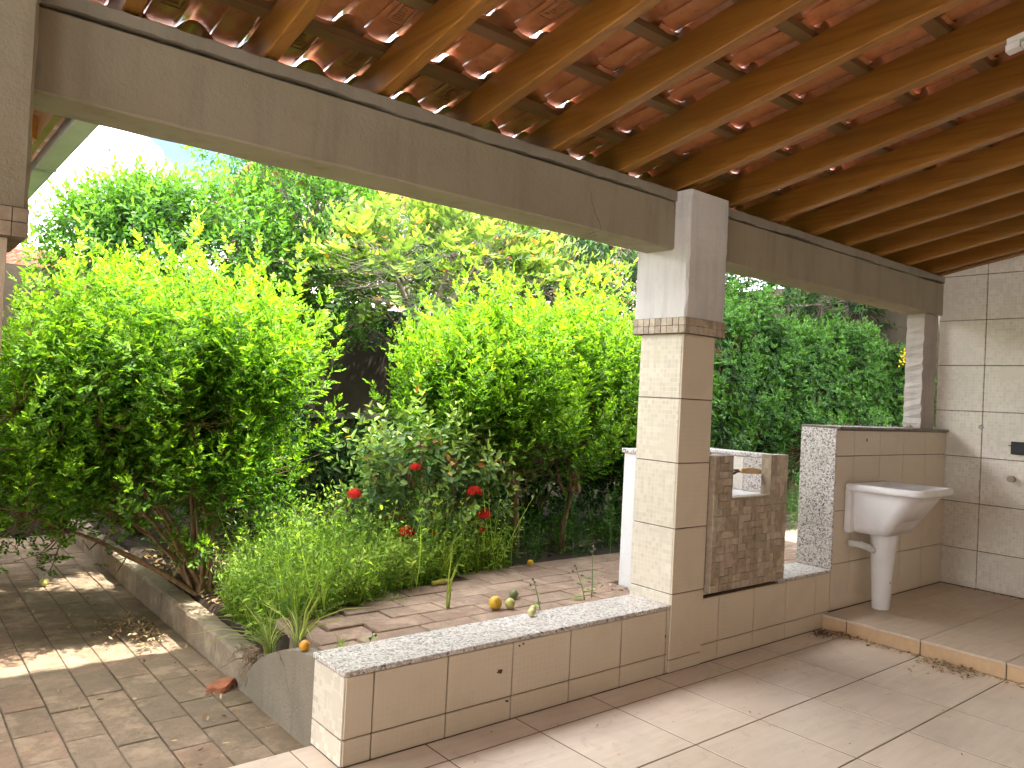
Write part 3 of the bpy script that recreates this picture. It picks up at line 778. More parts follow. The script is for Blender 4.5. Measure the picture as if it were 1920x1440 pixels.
# ------------------------------------------------------------------ laundry tub
tb = thing('laundry_tub', 'white laundry tub on a tapered pedestal against the half wall', 'sink', (5.70, 2.55, 0.1))
def rrect(x0, x1, y0, y1, z, r, n=6, rb=0.012):
    pts = []
    for (cx, cy, a0, rr_) in ((x1-r, y0+r, -90, r), (x1-rb, y1-rb, 0, rb), (x0+rb, y1-rb, 90, rb), (x0+r, y0+r, 180, r)):
        for k in range(n+1):
            a = R(a0+90*k/n); pts.append((cx+rr_*math.cos(a), cy+rr_*math.sin(a), z))
    return pts
BY1 = 2.765
o_ = [rrect(5.475, 5.90, 2.50, BY1-.02, 0.652, 0.05), rrect(5.462, 5.912, 2.47, BY1-.02, 0.70, 0.06), rrect(5.452, 5.925, 2.40, BY1-.02, 0.80, 0.075),
      rrect(5.445, 5.94, 2.325, BY1-.02, 0.90, 0.085), rrect(5.44, 5.95, 2.295, BY1-.02, 0.938, 0.09),
      rrect(5.425, 5.965, 2.275, BY1-.012, 0.948, 0.09), rrect(5.405, 5.985, 2.248, BY1-.004, 0.952, 0.085), rrect(5.398, 5.992, 2.241, BY1-.002, 0.962, 0.088), rrect(5.398, 5.992, 2.241, BY1-.002, 0.988, 0.088),
      rrect(5.405, 5.985, 2.248, BY1-.006, 1.0, 0.085), rrect(5.425, 5.965, 2.268, BY1-.05, 1.0, 0.08), rrect(5.435, 5.955, 2.28, BY1-.058, 0.99, 0.075),
      rrect(5.455, 5.935, 2.31, BY1-.07, 0.92, 0.075), rrect(5.49, 5.90, 2.42, BY1-.08, 0.76, 0.06), rrect(5.53, 5.86, 2.50, BY1-.10, 0.735, 0.04)]
MB().loft(o_).build('basin', 'sink', tb, True)
piece('back_panel', tb, 'sink', 5.398, 5.985, BY1-.045, BY1+.0005, 0.648, 0.955, 0.008)
pr = [[(5.70+r_*math.cos(a), 2.615+r_*0.95*math.sin(a), z) for a in np.linspace(0, 6.283, 25)[:-1]] for r_, z in
      ((0.060, 0.101), (0.063, 0.106), (0.066, 0.15), (0.078, 0.38), (0.094, 0.60), (0.099, 0.66))]
pd_ = MB().loft(pr).build('pedestal', 'sink', tb, True)
chip(tb, 5.675, 0.30, 0.006, 0.012, 2.545, 21)
pp = [(5.48, 2.764, 0.565), (5.48, 2.72, 0.567), (5.50, 2.68, 0.565), (5.56, 2.655, 0.545), (5.62, 2.645, 0.52)]
MB().tube(pp, 0.021, 12).build('drain_hose', 'pvc', tb, True)
rg = MB()
for i in range(1, 8):
    t = i/8*(len(pp)-1); k = int(t); q = Vector(pp[k]).lerp(Vector(pp[min(k+1, len(pp)-1)]), t-k); dr = (Vector(pp[min(k+1, len(pp)-1)])-Vector(pp[k])).normalized()
    rg.tube([q-dr*.004, q+dr*.004], 0.0245, 12)
tag(rg.build('hose_ribs', 'pvc', tb), kind='stuff')

# ------------------------------------------------------------------ boundary and far buildings
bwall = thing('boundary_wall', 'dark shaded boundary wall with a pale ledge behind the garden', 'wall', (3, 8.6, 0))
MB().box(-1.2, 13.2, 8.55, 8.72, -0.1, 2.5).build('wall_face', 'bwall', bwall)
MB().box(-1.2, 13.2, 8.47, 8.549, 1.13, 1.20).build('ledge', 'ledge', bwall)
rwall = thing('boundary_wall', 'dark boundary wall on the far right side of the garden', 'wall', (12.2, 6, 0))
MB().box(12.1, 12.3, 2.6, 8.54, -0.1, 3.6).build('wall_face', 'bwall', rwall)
nh = thing('neighbour_house', 'pinkish rendered house wall glimpsed above the garden trees', 'house', (10, 13, 0))
MB().box(5.4, 16, 11.4, 16, -0.1, 4.7).build('wall', 'pink', nh)
MB().prism([(11.0, 4.66), (11.0, 4.75), (13.7, 5.5), (16.4, 4.75), (16.4, 4.66), (13.7, 5.4)], 0, 5.0, 16.4).build('roof', 'rfar', nh)
for xw in (7.2, 9.8, 12.4):
    wdw = MB().box(xw, xw+1.2, 11.37, 11.398, 1.6, 2.7).build('window', 'black', nh)
    MB().box(xw-.06, xw, 11.35, 11.398, 1.54, 2.76).box(xw+1.2, xw+1.26, 11.35, 11.398, 1.54, 2.76).box(xw, xw+1.2, 11.35, 11.398, 2.7, 2.76).box(xw, xw+1.2, 11.35, 11.398, 1.54, 1.6).build('window_frame', 'pvc', nh)
# red-roofed house at the far left
fh = thing('far_house', 'distant house with a red clay tile roof at the left edge', 'house', (0, 19, 0))
MB().box(-7, 5.5, 17.2, 23, -0.1, 2.75).build('wall', 'pink', fh)
NC = 13; V = []; Q = []
xs_ = np.arange(-7.6, 6.1, 0.055); n_ = len(xs_)
for c in range(NC):
    for e in (0, 1):
        t = (c+e)/NC; yv = 16.7+(20.0-16.7)*t; zv = 2.72+(4.12-2.72)*t + (0.035 if e == 0 else -0.005)
        V.append(np.stack([xs_, np.full(n_, yv-(0.05 if e == 0 else 0)), zv+0.035*np.cos(xs_*2*math.pi/0.22)], 1))
V = np.concatenate(V); k_ = np.arange(n_-1)
for c in range(2*NC-1): Q.append(np.stack([c*n_+k_, c*n_+k_+1, (c+1)*n_+k_+1, (c+1)*n_+k_], 1))
me = mesh_arrays('roof', V-np.array([0, 19, 0]), np.concatenate(Q)); me.materials.append(MT['rfar']); mknode('roof', me, fh)
MB().prism([(20.0, 4.12), (23.4, 2.7), (23.4, 2.6), (20.0, 4.0)], 0, -7.6, 6.1).build('roof_back', 'rfar', fh)
for k in range(12): MB().tube([(-7.6+1.14*k, 20, 4.13), (-7.6+1.14*k+1.12, 20, 4.13)], 0.10, 8).build('ridge_tile', 'rfar', fh)

# the house behind the porch
hb = thing('main_house', 'cream house wall the porch roof is built against, behind the viewer', 'house', (2, -2.8, 0))
MB().prism([(-3.4, -0.1), (7.3, -0.1), (7.3, 4.1), (-3.4, 4.1)], 1, -2.9, -2.75).build('wall', 'hpaint', hb)
MB().box(-3.4, -1.6, -2.74, 1.5, -0.1, 2.70).build('added_side_room', 'hpaint', hb)  # unseen room added to block light from the left, length set for that
MB().box(1.2, 2.1, -2.749, -2.72, 0.0, 2.1).build('door', 'wood', hb)
# wing of the house on the left: wall, eave tiles and gutter
wg = thing('house_wing', 'house wing eave with clay tiles and grey gutter at the upper left', 'house', (-0.8, 5.8, 0))
MB().box(-1.3, -1.1, 3.9, 8.4, -0.1, 2.9).build('wall', 'white', wg)
gy0_, gy1_ = 3.2, 8.3
yv = gy0_
gut = None
while yv < gy1_:
    e = min(yv+1.27, gy1_)
    MB().prism([(0.572, 2.56), (0.572, 2.502), (0.656, 2.502), (0.656, 2.60), (0.653, 2.60), (0.653, 2.506), (0.576, 2.506), (0.576, 2.56)], 1, yv, e+0.02).build('gutter', 'gutter', wg)
    MB().prism([(0.569, 2.556), (0.569, 2.499), (0.659, 2.499), (0.659, 2.597), (0.6565, 2.597), (0.6565, 2.5015), (0.5715, 2.5015), (0.5715, 2.556)], 1, e-0.05, e-0.01).build('gutter_joint', 'gutter', wg)
    yv = e
MB().box(0.50, 0.53, gy0_, gy1_, 2.51, 2.63).build('fascia', 'batten', wg)
for c in range(21):
    for k in range(4):
        # tile running up towards -x from the gutter
        p = Vector((0.645-0.335*k, gy0_+c*TW, 2.622+0.335*k*0.30))
        o = mknode('roof_tile', tme, wg, p-Vector(wg.location)); o.rotation_euler = (Matrix.Rotation(R(90), 3, 'Z') @ Matrix.Rotation(math.pi, 3, 'Z') @ Matrix.Rotation(-R(13.0), 3, 'X')).to_euler()
        o.location.y += TW
for k in range(9):
    yv = gy0_+0.1+k*0.6
    MB().prism([(0.50, 2.50), (0.50, 2.60), (-1.1, 3.08), (-1.1, 2.98)], 1, yv, yv+.05).build('rafter', 'wood', wg)

#FOLIAGE
# ------------------------------------------------------------------ foliage tools
def leafq(Lf, W, fold=0.22, droop=0.18):
    v = np.array([(0, 0, 0), (-.5*W, .36*Lf, fold*W), (-.40*W, .70*Lf, fold*W*.7-droop*Lf*.4), (0, Lf, -droop*Lf), (.40*W, .70*Lf, fold*W*.7-droop*Lf*.4), (.5*W, .36*Lf, fold*W)])
    return v
LQ = np.array([(0, 1, 2, 3), (0, 3, 4, 5)])
def rot(ax, a):
    c, s = math.cos(a), math.sin(a)
    return np.array({'x': [(1, 0, 0), (0, c, -s), (0, s, c)], 'y': [(c, 0, s), (0, 1, 0), (-s, 0, c)], 'z': [(c, -s, 0), (s, c, 0), (0, 0, 1)]}[ax])
class Tpl:
    def __init__(s): s.V = []; s.Q = []; s.T = []; s.K = []; s.n = 0; s.nl = 0
    def leaf(s, v, young):
        s.V.append(v); s.Q.append(LQ+s.n); s.T += [young]*6; s.K += [s.nl]*6; s.n += 6; s.nl += 1
    def strip(s, pts, wid, young):
        # grass blade
        n = len(pts); V = []; Q = []
        for i, p in enumerate(pts):
            ww = wid*(1-(i/(n-1))**2)*.5+0.0004
            d = np.cross(pts[min(i+1, n-1)]-pts[max(0, i-1)], (0.3, 0.5, 0.4)); d = d/np.linalg.norm(d)
            V += [p-d*ww, p+d*ww]
        for i in range(n-1): Q.append((2*i, 2*i+1, 2*i+3, 2*i+2))
        s.V.append(np.array(V)); s.Q.append(np.array(Q)+s.n); s.T += [young]*(2*n); s.K += [s.nl]*(2*n); s.n += 2*n; s.nl += 1
    def fin(s):
        s.V = np.concatenate(s.V); s.Q = np.concatenate(s.Q); s.T = np.array(s.T); s.K = np.array(s.K); return s

def tpl_pinnate(r, S=0.26, leaves=9, pairs=3, Lr=0.085, lf=(0.034, 0.017), el=(35, 75)):
    """upright shoot with small pinnate leaves in a spiral"""
    t = Tpl()
    for i in range(leaves):
        h = S*(0.05+0.95*i/(leaves-1)); az = i*2.4+r.uniform(-.3, .3); f = i/(leaves-1)
        elev = R(el[0]+(el[1]-el[0])*f**1.5+r.uniform(-10, 10)); ll = Lr*(1-0.35*f)*r.uniform(.85, 1.15)
        B = rot('z', az) @ rot('x', elev)
        for k in range(2*pairs+1):
            side = 0 if k == 2*pairs else (1 if k % 2 else -1); d = ll*(0.25+0.75*(k/(2*pairs)))
            sz = r.uniform(.85, 1.15)*(0.8 if f > .8 else 1.0)*(1.1 if side == 0 else 1.0)
            v = leafq(lf[0]*sz, lf[1]*sz, r.uniform(.1, .35), r.uniform(0, .3))
            v = v @ rot('y', r.uniform(-.5, .5)).T @ rot('x', r.uniform(-.25, .25)).T @ rot('z', -side*R(r.uniform(38, 62))).T
            v = v + np.array([0, d, -0.15*d*d/ll])
            t.leaf(v @ B.T + np.array([0, 0, h]), max(0, f*1.3-0.3)+r.uniform(-.1, .1))
    return t.fin()
def tpl_simple(r, S=0.24, leaves=12, lf=(0.075, 0.032), el=(15, 60), droop=0.25):
    t = Tpl()
    for i in range(leaves):
        f = i/(leaves-1); h = S*(0.1+0.9*f); az = i*2.4+r.uniform(-.4, .4); sz = r.uniform(.75, 1.15)*(1-.2*f)
        B = rot('z', az) @ rot('x', R(el[0]+(el[1]-el[0])*f+r.uniform(-15, 15)))
        v = leafq(lf[0]*sz, lf[1]*sz, r.uniform(.1, .35), r.uniform(.05, droop)) @ rot('y', r.uniform(-.5, .5)).T + np.array([0, 0.008, 0])
        t.leaf(v @ B.T + np.array([0, 0, h]), max(0, f*1.4-.4)+r.uniform(-.1, .1))
    return t.fin()
def tpl_spray(r, S=0.30, pairs=6, lf=(0.085, 0.036)):
    """drooping flat spray with two rows of larger leaves (along +z, hanging)"""
    t = Tpl()
    for i in range(pairs*2+1):
        f = i/(pairs*2); side = 1 if i % 2 else -1; h = S*(.12+.88*f)
        sz = r.uniform(.8, 1.15)*(1-.25*abs(f-.5))
        v = leafq(lf[0]*sz, lf[1]*sz, r.uniform(.08, .25), r.uniform(.1, .35))
        ang = 0 if i == pairs*2 else side*R(r.uniform(50, 72))
        # local leaf +y becomes stem +z, spray plane = xz
        B = rot('y', ang) @ rot('x', R(90)) @ rot('y', r.uniform(-.35, .35))
        t.leaf(v @ B.T + np.array([0, -0.25*h*h/S, h]), f*.9+r.uniform(-.15, .15))
    return t.fin()
def tpl_pairs(r, S=0.22, n=5, lf=(0.07, 0.034)):
    """opposite oval leaves (flowering shrub)"""
    t = Tpl()
    for i in range(n):
        f = i/(n-1); h = S*(.15+.85*f)
        for s_ in (0, 1):
            B = rot('z', i*math.pi/2+s_*math.pi+r.uniform(-.3, .3)) @ rot('x', R(10+45*f+r.uniform(-15, 15)))
            sz = r.uniform(.75, 1.1)*(1-.25*f)
            v = leafq(lf[0]*sz, lf[1]*sz, r.uniform(.1, .3), r.uniform(.05, .25)) @ rot('y', r.uniform(-.4, .4)).T
            t.leaf(v @ B.T + np.array([0, 0, h]), max(0, f*1.5-.6)+r.uniform(-.1, .1))
    return t.fin()
def tpl_grass(r, n=14, hgt=0.22, wid=0.005, spread=0.5):
    t = Tpl()
    for i in range(n):
        az = r.uniform(0, 6.283); tl = r.uniform(.1, spread); hh = hgt*r.uniform(.5, 1.2); d = np.array([math.cos(az), math.sin(az), 0])
        pts = [d*(0.015*r.random()+tl*hh*(u**2))+np.array([0, 0, hh*(u-0.35*tl*u**3)]) for u in np.linspace(0, 1, 5)]
        t.strip(pts, wid*r.uniform(.6, 1.3), r.random())
    return t.fin()
def tpl_weed(r, S=0.2, n=7, lf=(0.035, 0.018)):
    t = Tpl()
    for i in range(n):
        f = i/(n-1); h = S*(.1+.9*f); az = i*2.2+r.uniform(-.5, .5); B = rot('z', az) @ rot('x', R(5+45*f+r.uniform(-20, 20))); sz = r.uniform(.6, 1.3)*(1-.4*f)
        v = leafq(lf[0]*sz, lf[1]*sz, .2, .2) @ rot('y', r.uniform(-.4, .4)).T + np.array([0, .012, 0])
        t.leaf(v @ B.T + np.array([0, 0, h]), r.random())
    st = [np.array([0.01*math.sin(u*3), 0.01*math.cos(u*2), S*u]) for u in np.linspace(0, 1, 4)]; t.strip(st, 0.003, .5)
    return t.fin()

def frames(D, rs):
    Z = D/np.linalg.norm(D, axis=1, keepdims=True); a = rs.normal(size=Z.shape); X = np.cross(a, Z); X /= np.linalg.norm(X, axis=1, keepdims=True)
    Y = np.cross(Z, X); return np.stack([X, Y, Z], 2)            # columns
def hang_frames(D, rs):
    """local -y points as far down as possible (sprays hang flat)"""
    Z = D/np.linalg.norm(D, axis=1, keepdims=True); up = np.array([[0, 0, 1.0]])+rs.normal(size=Z.shape)*.25
    Y = up-(up*Z).sum(1, keepdims=True)*Z; Y /= np.linalg.norm(Y, axis=1, keepdims=True); X = np.cross(Y, Z); return np.stack([X, Y, Z], 2)
def scatter(tpls, P, D, S, young, old_c, young_c, rs, accent=None, acc_frac=0.0, hang=False, jitter=0.22):
    Fm = (hang_frames if hang else frames)(D, rs); which = rs.integers(0, len(tpls), len(P)); Vs, Qs, Cs = [], [], []; base = 0
    oc, yc = np.array(old_c), np.array(young_c)
    for k, t in enumerate(tpls):
        ix = np.where(which == k)[0]
        if not len(ix): continue
        V = np.einsum('nij,vj->nvi', Fm[ix], t.V)*S[ix, None, None]+P[ix, None, :]
        n, nv = len(ix), len(t.V)
        Qs.append((t.Q[None]+(np.arange(n)*nv)[:, None, None]+base).reshape(-1, 4)); base += n*nv
        lr = rs.normal(size=(n, t.nl))[:, t.K]
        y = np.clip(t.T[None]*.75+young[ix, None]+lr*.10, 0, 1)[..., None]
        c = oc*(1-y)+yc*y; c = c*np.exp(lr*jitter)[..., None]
        if acc_frac:
            pk = (rs.random((n, t.nl)) < acc_frac)[:, t.K] & (y[..., 0] > .25); ac = np.array(accent)[rs.integers(0, len(accent), (n, t.nl))[:, t.K]]
            c = np.where(pk[..., None], ac, c)
        Vs.append(V.reshape(-1, 3)); Cs.append(c.reshape(-1, 3))
    return np.concatenate(Vs), np.concatenate(Qs), np.clip(np.concatenate(Cs), 0, 1)
def sample_lobes(lobes, n, rs, rin=0.5, up=0.6, zmin=None):
    """shoot bases and directions in a union of ellipsoids (cx,cy,cz,rx,ry,rz,weight)"""
    wgt = np.array([l[6] for l in lobes], float); wgt /= wgt.sum(); P, D, Y = [], [], []
    for l, k in zip(lobes, rs.multinomial(n, wgt)):
        d = rs.normal(size=(k, 3)); d /= np.linalg.norm(d, axis=1, keepdims=True)
        d[:, 2] = np.where((d[:, 2] < -.35) & (rs.random(k) < .6), -d[:, 2], d[:, 2])
        lump = 1+.10*np.sin(5*d[:, 0]+l[0]*3)*np.cos(4*d[:, 1]+l[1])+.08*np.sin(9*d[:, 2]+l[2]*5)
        r = (rin**3+(1-rin**3)*rs.random(k))**(1/3)
        p = np.array(l[:3])+d*np.array(l[3:6])*(r*lump)[:, None]
        dr = d*np.array([1, 1, .8])*(1-up)+np.array([0, 0, up])+rs.normal(size=(k, 3))*.22
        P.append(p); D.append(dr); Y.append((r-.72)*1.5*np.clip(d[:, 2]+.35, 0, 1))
    P, D, Y = map(np.concatenate, (P, D, Y))
    if zmin is not None: ok = P[:, 2] > zmin(P) if callable(zmin) else P[:, 2] > zmin; P, D, Y = P[ok], D[ok], Y[ok]
    return P, D, Y
def tubes(name, paths, mat, parent, sides=5):
    mb = MB()
    for pts, rad in paths: mb.tube(pts, rad, sides, False)
    return mb.build(name, mat, parent, True)
def skeleton(base, lobes, P, rs, limbs=6, r0=0.03, twig_frac=1.0, spread=.06, fork=0.35):
    """limbs from the base into the crown, then a thin twig to each shoot"""
    base = np.array(base, float); wgt = np.array([l[6] for l in lobes], float); wgt /= wgt.sum(); limb_pts = []; paths = []; twigs = []
    for i in range(limbs):
        l = lobes[rs.choice(len(lobes), p=wgt)]; a = i*2.4+rs.uniform(-.3, .3)
        end = np.array(l[:3])+np.array([math.cos(a)*l[3]*rs.uniform(.2, .75), math.sin(a)*l[4]*rs.uniform(.2, .75), l[5]*rs.uniform(.0, .7)])
        st = base+np.array([rs.normal()*spread*.5, rs.normal()*spread*.5, 0]); mid = st*(1-fork)+end*fork+np.array([rs.normal()*.04, rs.normal()*.04, .12])
        pts = []
        for u in np.linspace(0, 1, 8):
            p = (1-u)**2*st+2*u*(1-u)*mid+u*u*end+rs.normal(size=3)*.008*(u > 0); pts.append(p); 
            if u > .3: limb_pts.append((p, r0*(1-.8*u)))
        paths.append((pts, [r0*(1-.82*u)+.002 for u in np.linspace(0, 1, 8)]))
    LP = np.array([p for p, _ in limb_pts])
    ix = np.where(rs.random(len(P)) < twig_frac)[0]
    for i in ix:
        d = np.linalg.norm(LP-P[i], axis=1)+.6*np.clip(LP[:, 2]-P[i][2]+.05, 0, 9); j = int(np.argmin(d)); a = LP[j]
        m = (a+P[i])/2+np.array([0, 0, -.04])+rs.normal(size=3)*.015
        twigs.append(([a, m, P[i]], [.006, .004, .0022]))
    return paths, twigs
def plant(name, label, cat, base, lobes, nshoot, tpls, old_c, young_c, seed, mat='leaf', bark='bark', group=None, scale=(.85, 1.2), rin=.45, up=.6,
          limbs=6, r0=.03, trunk=None, accent=None, acc=0.0, hang=False, twig=.6, zmin=None, extra=None, fork=.35, jitter=.22, lead=0):
    rs = np.random.default_rng(seed); th = thing(name, label, cat, base, group)
    P, D, Y = sample_lobes(lobes, nshoot, rs, rin, up, zmin)
    S = rs.uniform(scale[0], scale[1], len(P))
    if lead:
        li = rs.choice(len(lobes), lead, p=np.array([l[6]*l[5] for l in lobes])/sum(l[6]*l[5] for l in lobes)); d = rs.normal(size=(lead, 3)); d[:, 2] = np.abs(d[:, 2])+.5; d /= np.linalg.norm(d, axis=1, keepdims=True)
        lb = np.array([l[:6] for l in lobes])[li]; P = np.concatenate([P, lb[:, :3]+d*lb[:, 3:]*rs.uniform(.8, 1.02, (lead, 1))])
        D = np.concatenate([D, np.stack([d[:, 0]*.45, d[:, 1]*.45, np.ones(lead)], 1)+rs.normal(size=(lead, 3))*.10]); Y = np.concatenate([Y, rs.uniform(.2, .6, lead)]); S = np.concatenate([S, rs.uniform(1.0, 1.55, lead)])
    if extra is not None:
        e = np.array(extra, float); P = np.concatenate([P, e[:, :3]]); D = np.concatenate([D, np.tile([[.05, 0, 1.0]], (len(e), 1))+rs.normal(size=(len(e), 3))*.1]); Y = np.concatenate([Y, np.full(len(e), .45)]); S = np.concatenate([S, np.full(len(e), 1.15)])
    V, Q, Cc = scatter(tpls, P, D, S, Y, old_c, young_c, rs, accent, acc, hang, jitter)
    me = mesh_arrays('crown', V-np.array(base), Q, Cc); me.materials.append(MT[mat]); mknode('crown', me, th)
    b = base if trunk is None else trunk[-1][:3]
    paths, twigs = skeleton(b, lobes, P, rs, limbs, r0, twig, fork=fork)
    if trunk is not None: MB().tube([p[:3] for p in trunk], [p[3] for p in trunk], 9, False).build('trunk', bark, th, True)
    tubes('trunk' if trunk is None else 'limbs', paths, bark, th, 7)
    if twigs: tag(tubes('twigs', twigs, bark, th, 3), kind='stuff')
    return th

pr_ = random.Random(11)
T_MUR = [tpl_pinnate(pr_, .25+.05*k, 9+k, 3, .085, (.030+.004*(k % 3), .013+.002*(k % 2))) for k in range(5)]
T_MURS = [tpl_pinnate(pr_, .24, 8, 3, .09, (.038, .019), (10, 60)) for _ in range(4)]
T_CIT = [tpl_simple(pr_, .22, 12, (.062, .027)) for _ in range(5)]
T_CITD = [tpl_simple(pr_, .26, 12, (.085, .036), (0, 45), .35) for _ in range(4)]
T_SPR = [tpl_spray(pr_, .30, 5, (.092, .040)) for _ in range(5)]
T_IX = [tpl_pairs(pr_) for _ in range(5)]
T_WEED = [tpl_weed(pr_, .2+.05*k, 8+k, (.036, .016)) for k in range(5)]; T_WEEDS = [tpl_weed(pr_, .10, 8, (.022, .013)) for _ in range(4)]
T_GRASS = [tpl_grass(pr_) for _ in range(4)]
T_FERN = [tpl_spray(pr_, .34, 9, (.05, .016)) for _ in range(2)]
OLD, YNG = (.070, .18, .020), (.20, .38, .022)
GRP = 'glossy-leaved garden shrubs'

plant('garden_shrub', 'large bright green shrub beside the kerb, nearest the courtyard', 'shrub', (1.70, 5.15, .12),
      [(1.50, 5.25, 1.40, .88, .68, .52, 5), (1.05, 5.3, 1.05, .70, .55, .5, 2.2), (1.94, 5.15, 1.25, .36, .5, .5, 1.3), (1.3, 5.25, .85, .75, .45, .38, 1.3), (1.5, 5.15, .68, .80, .42, .34, 1.9), (.8, 5.4, .65, .5, .45, .35, 1.1)],
      1250, T_MUR+T_MURS[:1], OLD, YNG, 21, lead=90, jitter=.34, accent=[(.45, .36, .04), (.30, .20, .07)], acc=.008, limbs=16, r0=.013, group=GRP, rin=.35, up=.72,
      extra=[(1.50, 5.1, 2.0), (1.52, 5.1, 2.2), (1.50, 5.12, 2.1), (1.95, 5.1, 2.0), (1.97, 5.1, 1.88), (2.2, 5.1, 1.98), (2.22, 5.1, 1.85), (1.1, 5.1, 1.9), (1.3, 5.1, 1.98), (1.75, 5.1, 2.02), (2.38, 5.0, 1.5), (2.46, 5.0, 1.58), (2.48, 5.0, 1.05), (2.44, 5.0, .98), (2.0, 5.0, 1.9)],
      zmin=lambda P: .27+.14*np.clip(P[:, 0]-1.3, 0, 1))
plant('garden_shrub', 'shaded green shrub at the left edge behind the kerb shrub', 'shrub', (1.9, 7.3, .13),
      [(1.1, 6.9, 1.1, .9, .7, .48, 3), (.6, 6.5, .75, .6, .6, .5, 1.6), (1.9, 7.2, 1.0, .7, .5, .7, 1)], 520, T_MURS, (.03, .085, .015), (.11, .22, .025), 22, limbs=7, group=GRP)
plant('garden_shrub', 'bright clipped shrub behind the red flowers, left of the tiled pillar', 'shrub', (3.80, 4.50, .30),
      [(3.72, 4.80, 1.42, .62, .55, .42, 4), (3.36, 4.78, 1.15, .34, .5, .42, 1.6), (3.95, 4.7, 1.05, .6, .5, .40, 1.6)],
      860, T_MUR, OLD, YNG, 23, lead=70, jitter=.34, accent=[(.45, .36, .04), (.30, .20, .07)], acc=.008, limbs=11, r0=.014, group=GRP, rin=.35, up=.72, trunk=[(3.80, 4.50, .26, .034), (3.81, 4.50, .5, .03), (3.79, 4.51, .78, .028)],
      extra=[(3.35, 4.65, 2.0), (3.38, 4.65, 1.85), (3.46, 4.65, 1.95), (3.75, 4.65, 1.95), (3.15, 4.65, 1.62), (3.0, 4.6, 1.5), (3.6, 4.65, 1.9), (3.95, 4.7, 1.95), (2.85, 4.55, 1.2)], zmin=.68)
plant('garden_shrub', 'bright clipped shrub directly behind the tiled pillar', 'shrub', (4.62, 4.55, .30),
      [(4.75, 4.85, 1.50, .72, .55, .50, 4), (4.45, 4.75, 1.05, .6, .5, .42, 1.6), (5.2, 5.0, 1.3, .5, .5, .5, 1.5)],
      840, T_MUR, OLD, YNG, 24, lead=60, jitter=.34, limbs=11, r0=.014, group=GRP, rin=.35, up=.72, trunk=[(4.30, 4.50, .26, .03), (4.32, 4.52, .5, .027), (4.42, 4.55, .75, .025)],
      extra=[(4.55, 4.65, 2.0), (4.75, 4.65, 2.15), (4.72, 4.65, 2.02), (4.3, 4.65, 2.05), (4.95, 4.7, 2.12), (4.45, 4.65, 2.1), (5.15, 4.7, 2.1)], zmin=.68)
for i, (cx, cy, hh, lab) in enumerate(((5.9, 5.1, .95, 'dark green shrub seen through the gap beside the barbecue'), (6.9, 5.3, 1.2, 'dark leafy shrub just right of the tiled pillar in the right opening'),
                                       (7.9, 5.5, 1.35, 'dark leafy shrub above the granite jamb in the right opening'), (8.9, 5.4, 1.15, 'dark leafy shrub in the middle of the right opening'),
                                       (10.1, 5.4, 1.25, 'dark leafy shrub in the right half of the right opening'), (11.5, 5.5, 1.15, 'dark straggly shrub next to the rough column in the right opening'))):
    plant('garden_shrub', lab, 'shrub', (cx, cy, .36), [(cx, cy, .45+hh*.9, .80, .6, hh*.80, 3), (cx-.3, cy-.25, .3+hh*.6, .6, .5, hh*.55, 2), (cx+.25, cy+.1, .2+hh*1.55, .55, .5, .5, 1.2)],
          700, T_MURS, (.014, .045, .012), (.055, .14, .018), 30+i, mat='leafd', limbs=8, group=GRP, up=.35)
    if i == 5:
        sh_ = [o for o in col.objects if o.get('label') == lab][0]; rs = np.random.default_rng(3)
        P = np.array([(11.15, 4.98, 2.28), (11.2, 5.0, 2.36), (11.1, 4.98, 2.2)]); V, Q, Cc = scatter(T_CIT, P, np.array([(-.4, -.5, .3)]*3), np.full(3, .9), np.full(3, .5), (.45, .36, .02), (.6, .48, .03), rs)
        me = mesh_arrays('yellow_leaves', V-np.array(sh_.location), Q, Cc); me.materials.append(MT['leafg']); mknode('yellow_leaves', me, sh_)
for i, (cx, cy, lab) in enumerate(((2.9, 6.7, 'low dark shrub at the foot of the wall in the gap between the shrubs'), (4.3, 6.4, 'low dark shrub behind the trunk of the fruit tree'), (5.5, 6.2, 'low dark shrub on the ground behind the clipped pillar shrub'))):
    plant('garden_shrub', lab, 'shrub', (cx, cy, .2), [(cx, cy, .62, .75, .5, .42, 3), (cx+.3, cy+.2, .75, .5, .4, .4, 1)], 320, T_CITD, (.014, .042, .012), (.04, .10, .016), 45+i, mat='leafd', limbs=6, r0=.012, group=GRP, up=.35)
plant('unseen_shade_tree', 'unseen tall tree added to shade the shrubs of the right opening', 'tree', (11.2, 4.2, .3), [(9.6, 4.5, 5.2, 2.0, 1.5, 1.0, 3), (11.4, 4.6, 5.4, 1.9, 1.5, 1.1, 3), (10.4, 5.2, 5.8, 2.0, 1.2, 1.0, 2), (8.4, 4.6, 4.9, 1.2, 1.2, .7, 1.5)],  # out-of-view tree, added to cast shade on the right opening shrubs
      1500, T_CITD, (.02, .06, .014), (.06, .15, .02), 48, mat='leafd', bark='barkg', scale=(1.6, 2.4), trunk=[(11.2, 4.2, .2, .17), (11.1, 4.25, 2.0, .14), (10.9, 4.4, 4.0, .11)], up=.25, limbs=12, r0=.08, twig=.2)
plant('broadleaf_tree', 'broad-leaved dark tree top over the right opening', 'tree', (6.6, 6.6, .3), [(6.8, 6.5, 3.0, 1.2, .8, .7, 3), (8.6, 6.8, 2.9, 1.3, .7, .7, 2.5), (5.7, 6.7, 3.0, .8, .7, .6, 1.5), (10.4, 6.6, 2.9, 1.2, .6, .8, 2.5), (11.6, 6.2, 2.9, .9, .6, .8, 2.5)],
      1100, T_CITD, (.016, .045, .013), (.05, .12, .02), 40, mat='leafd', bark='barkg', trunk=[(6.6, 6.6, .25, .07), (6.65, 6.62, 1.2, .06), (6.6, 6.6, 2.3, .05)], up=.2, limbs=8)
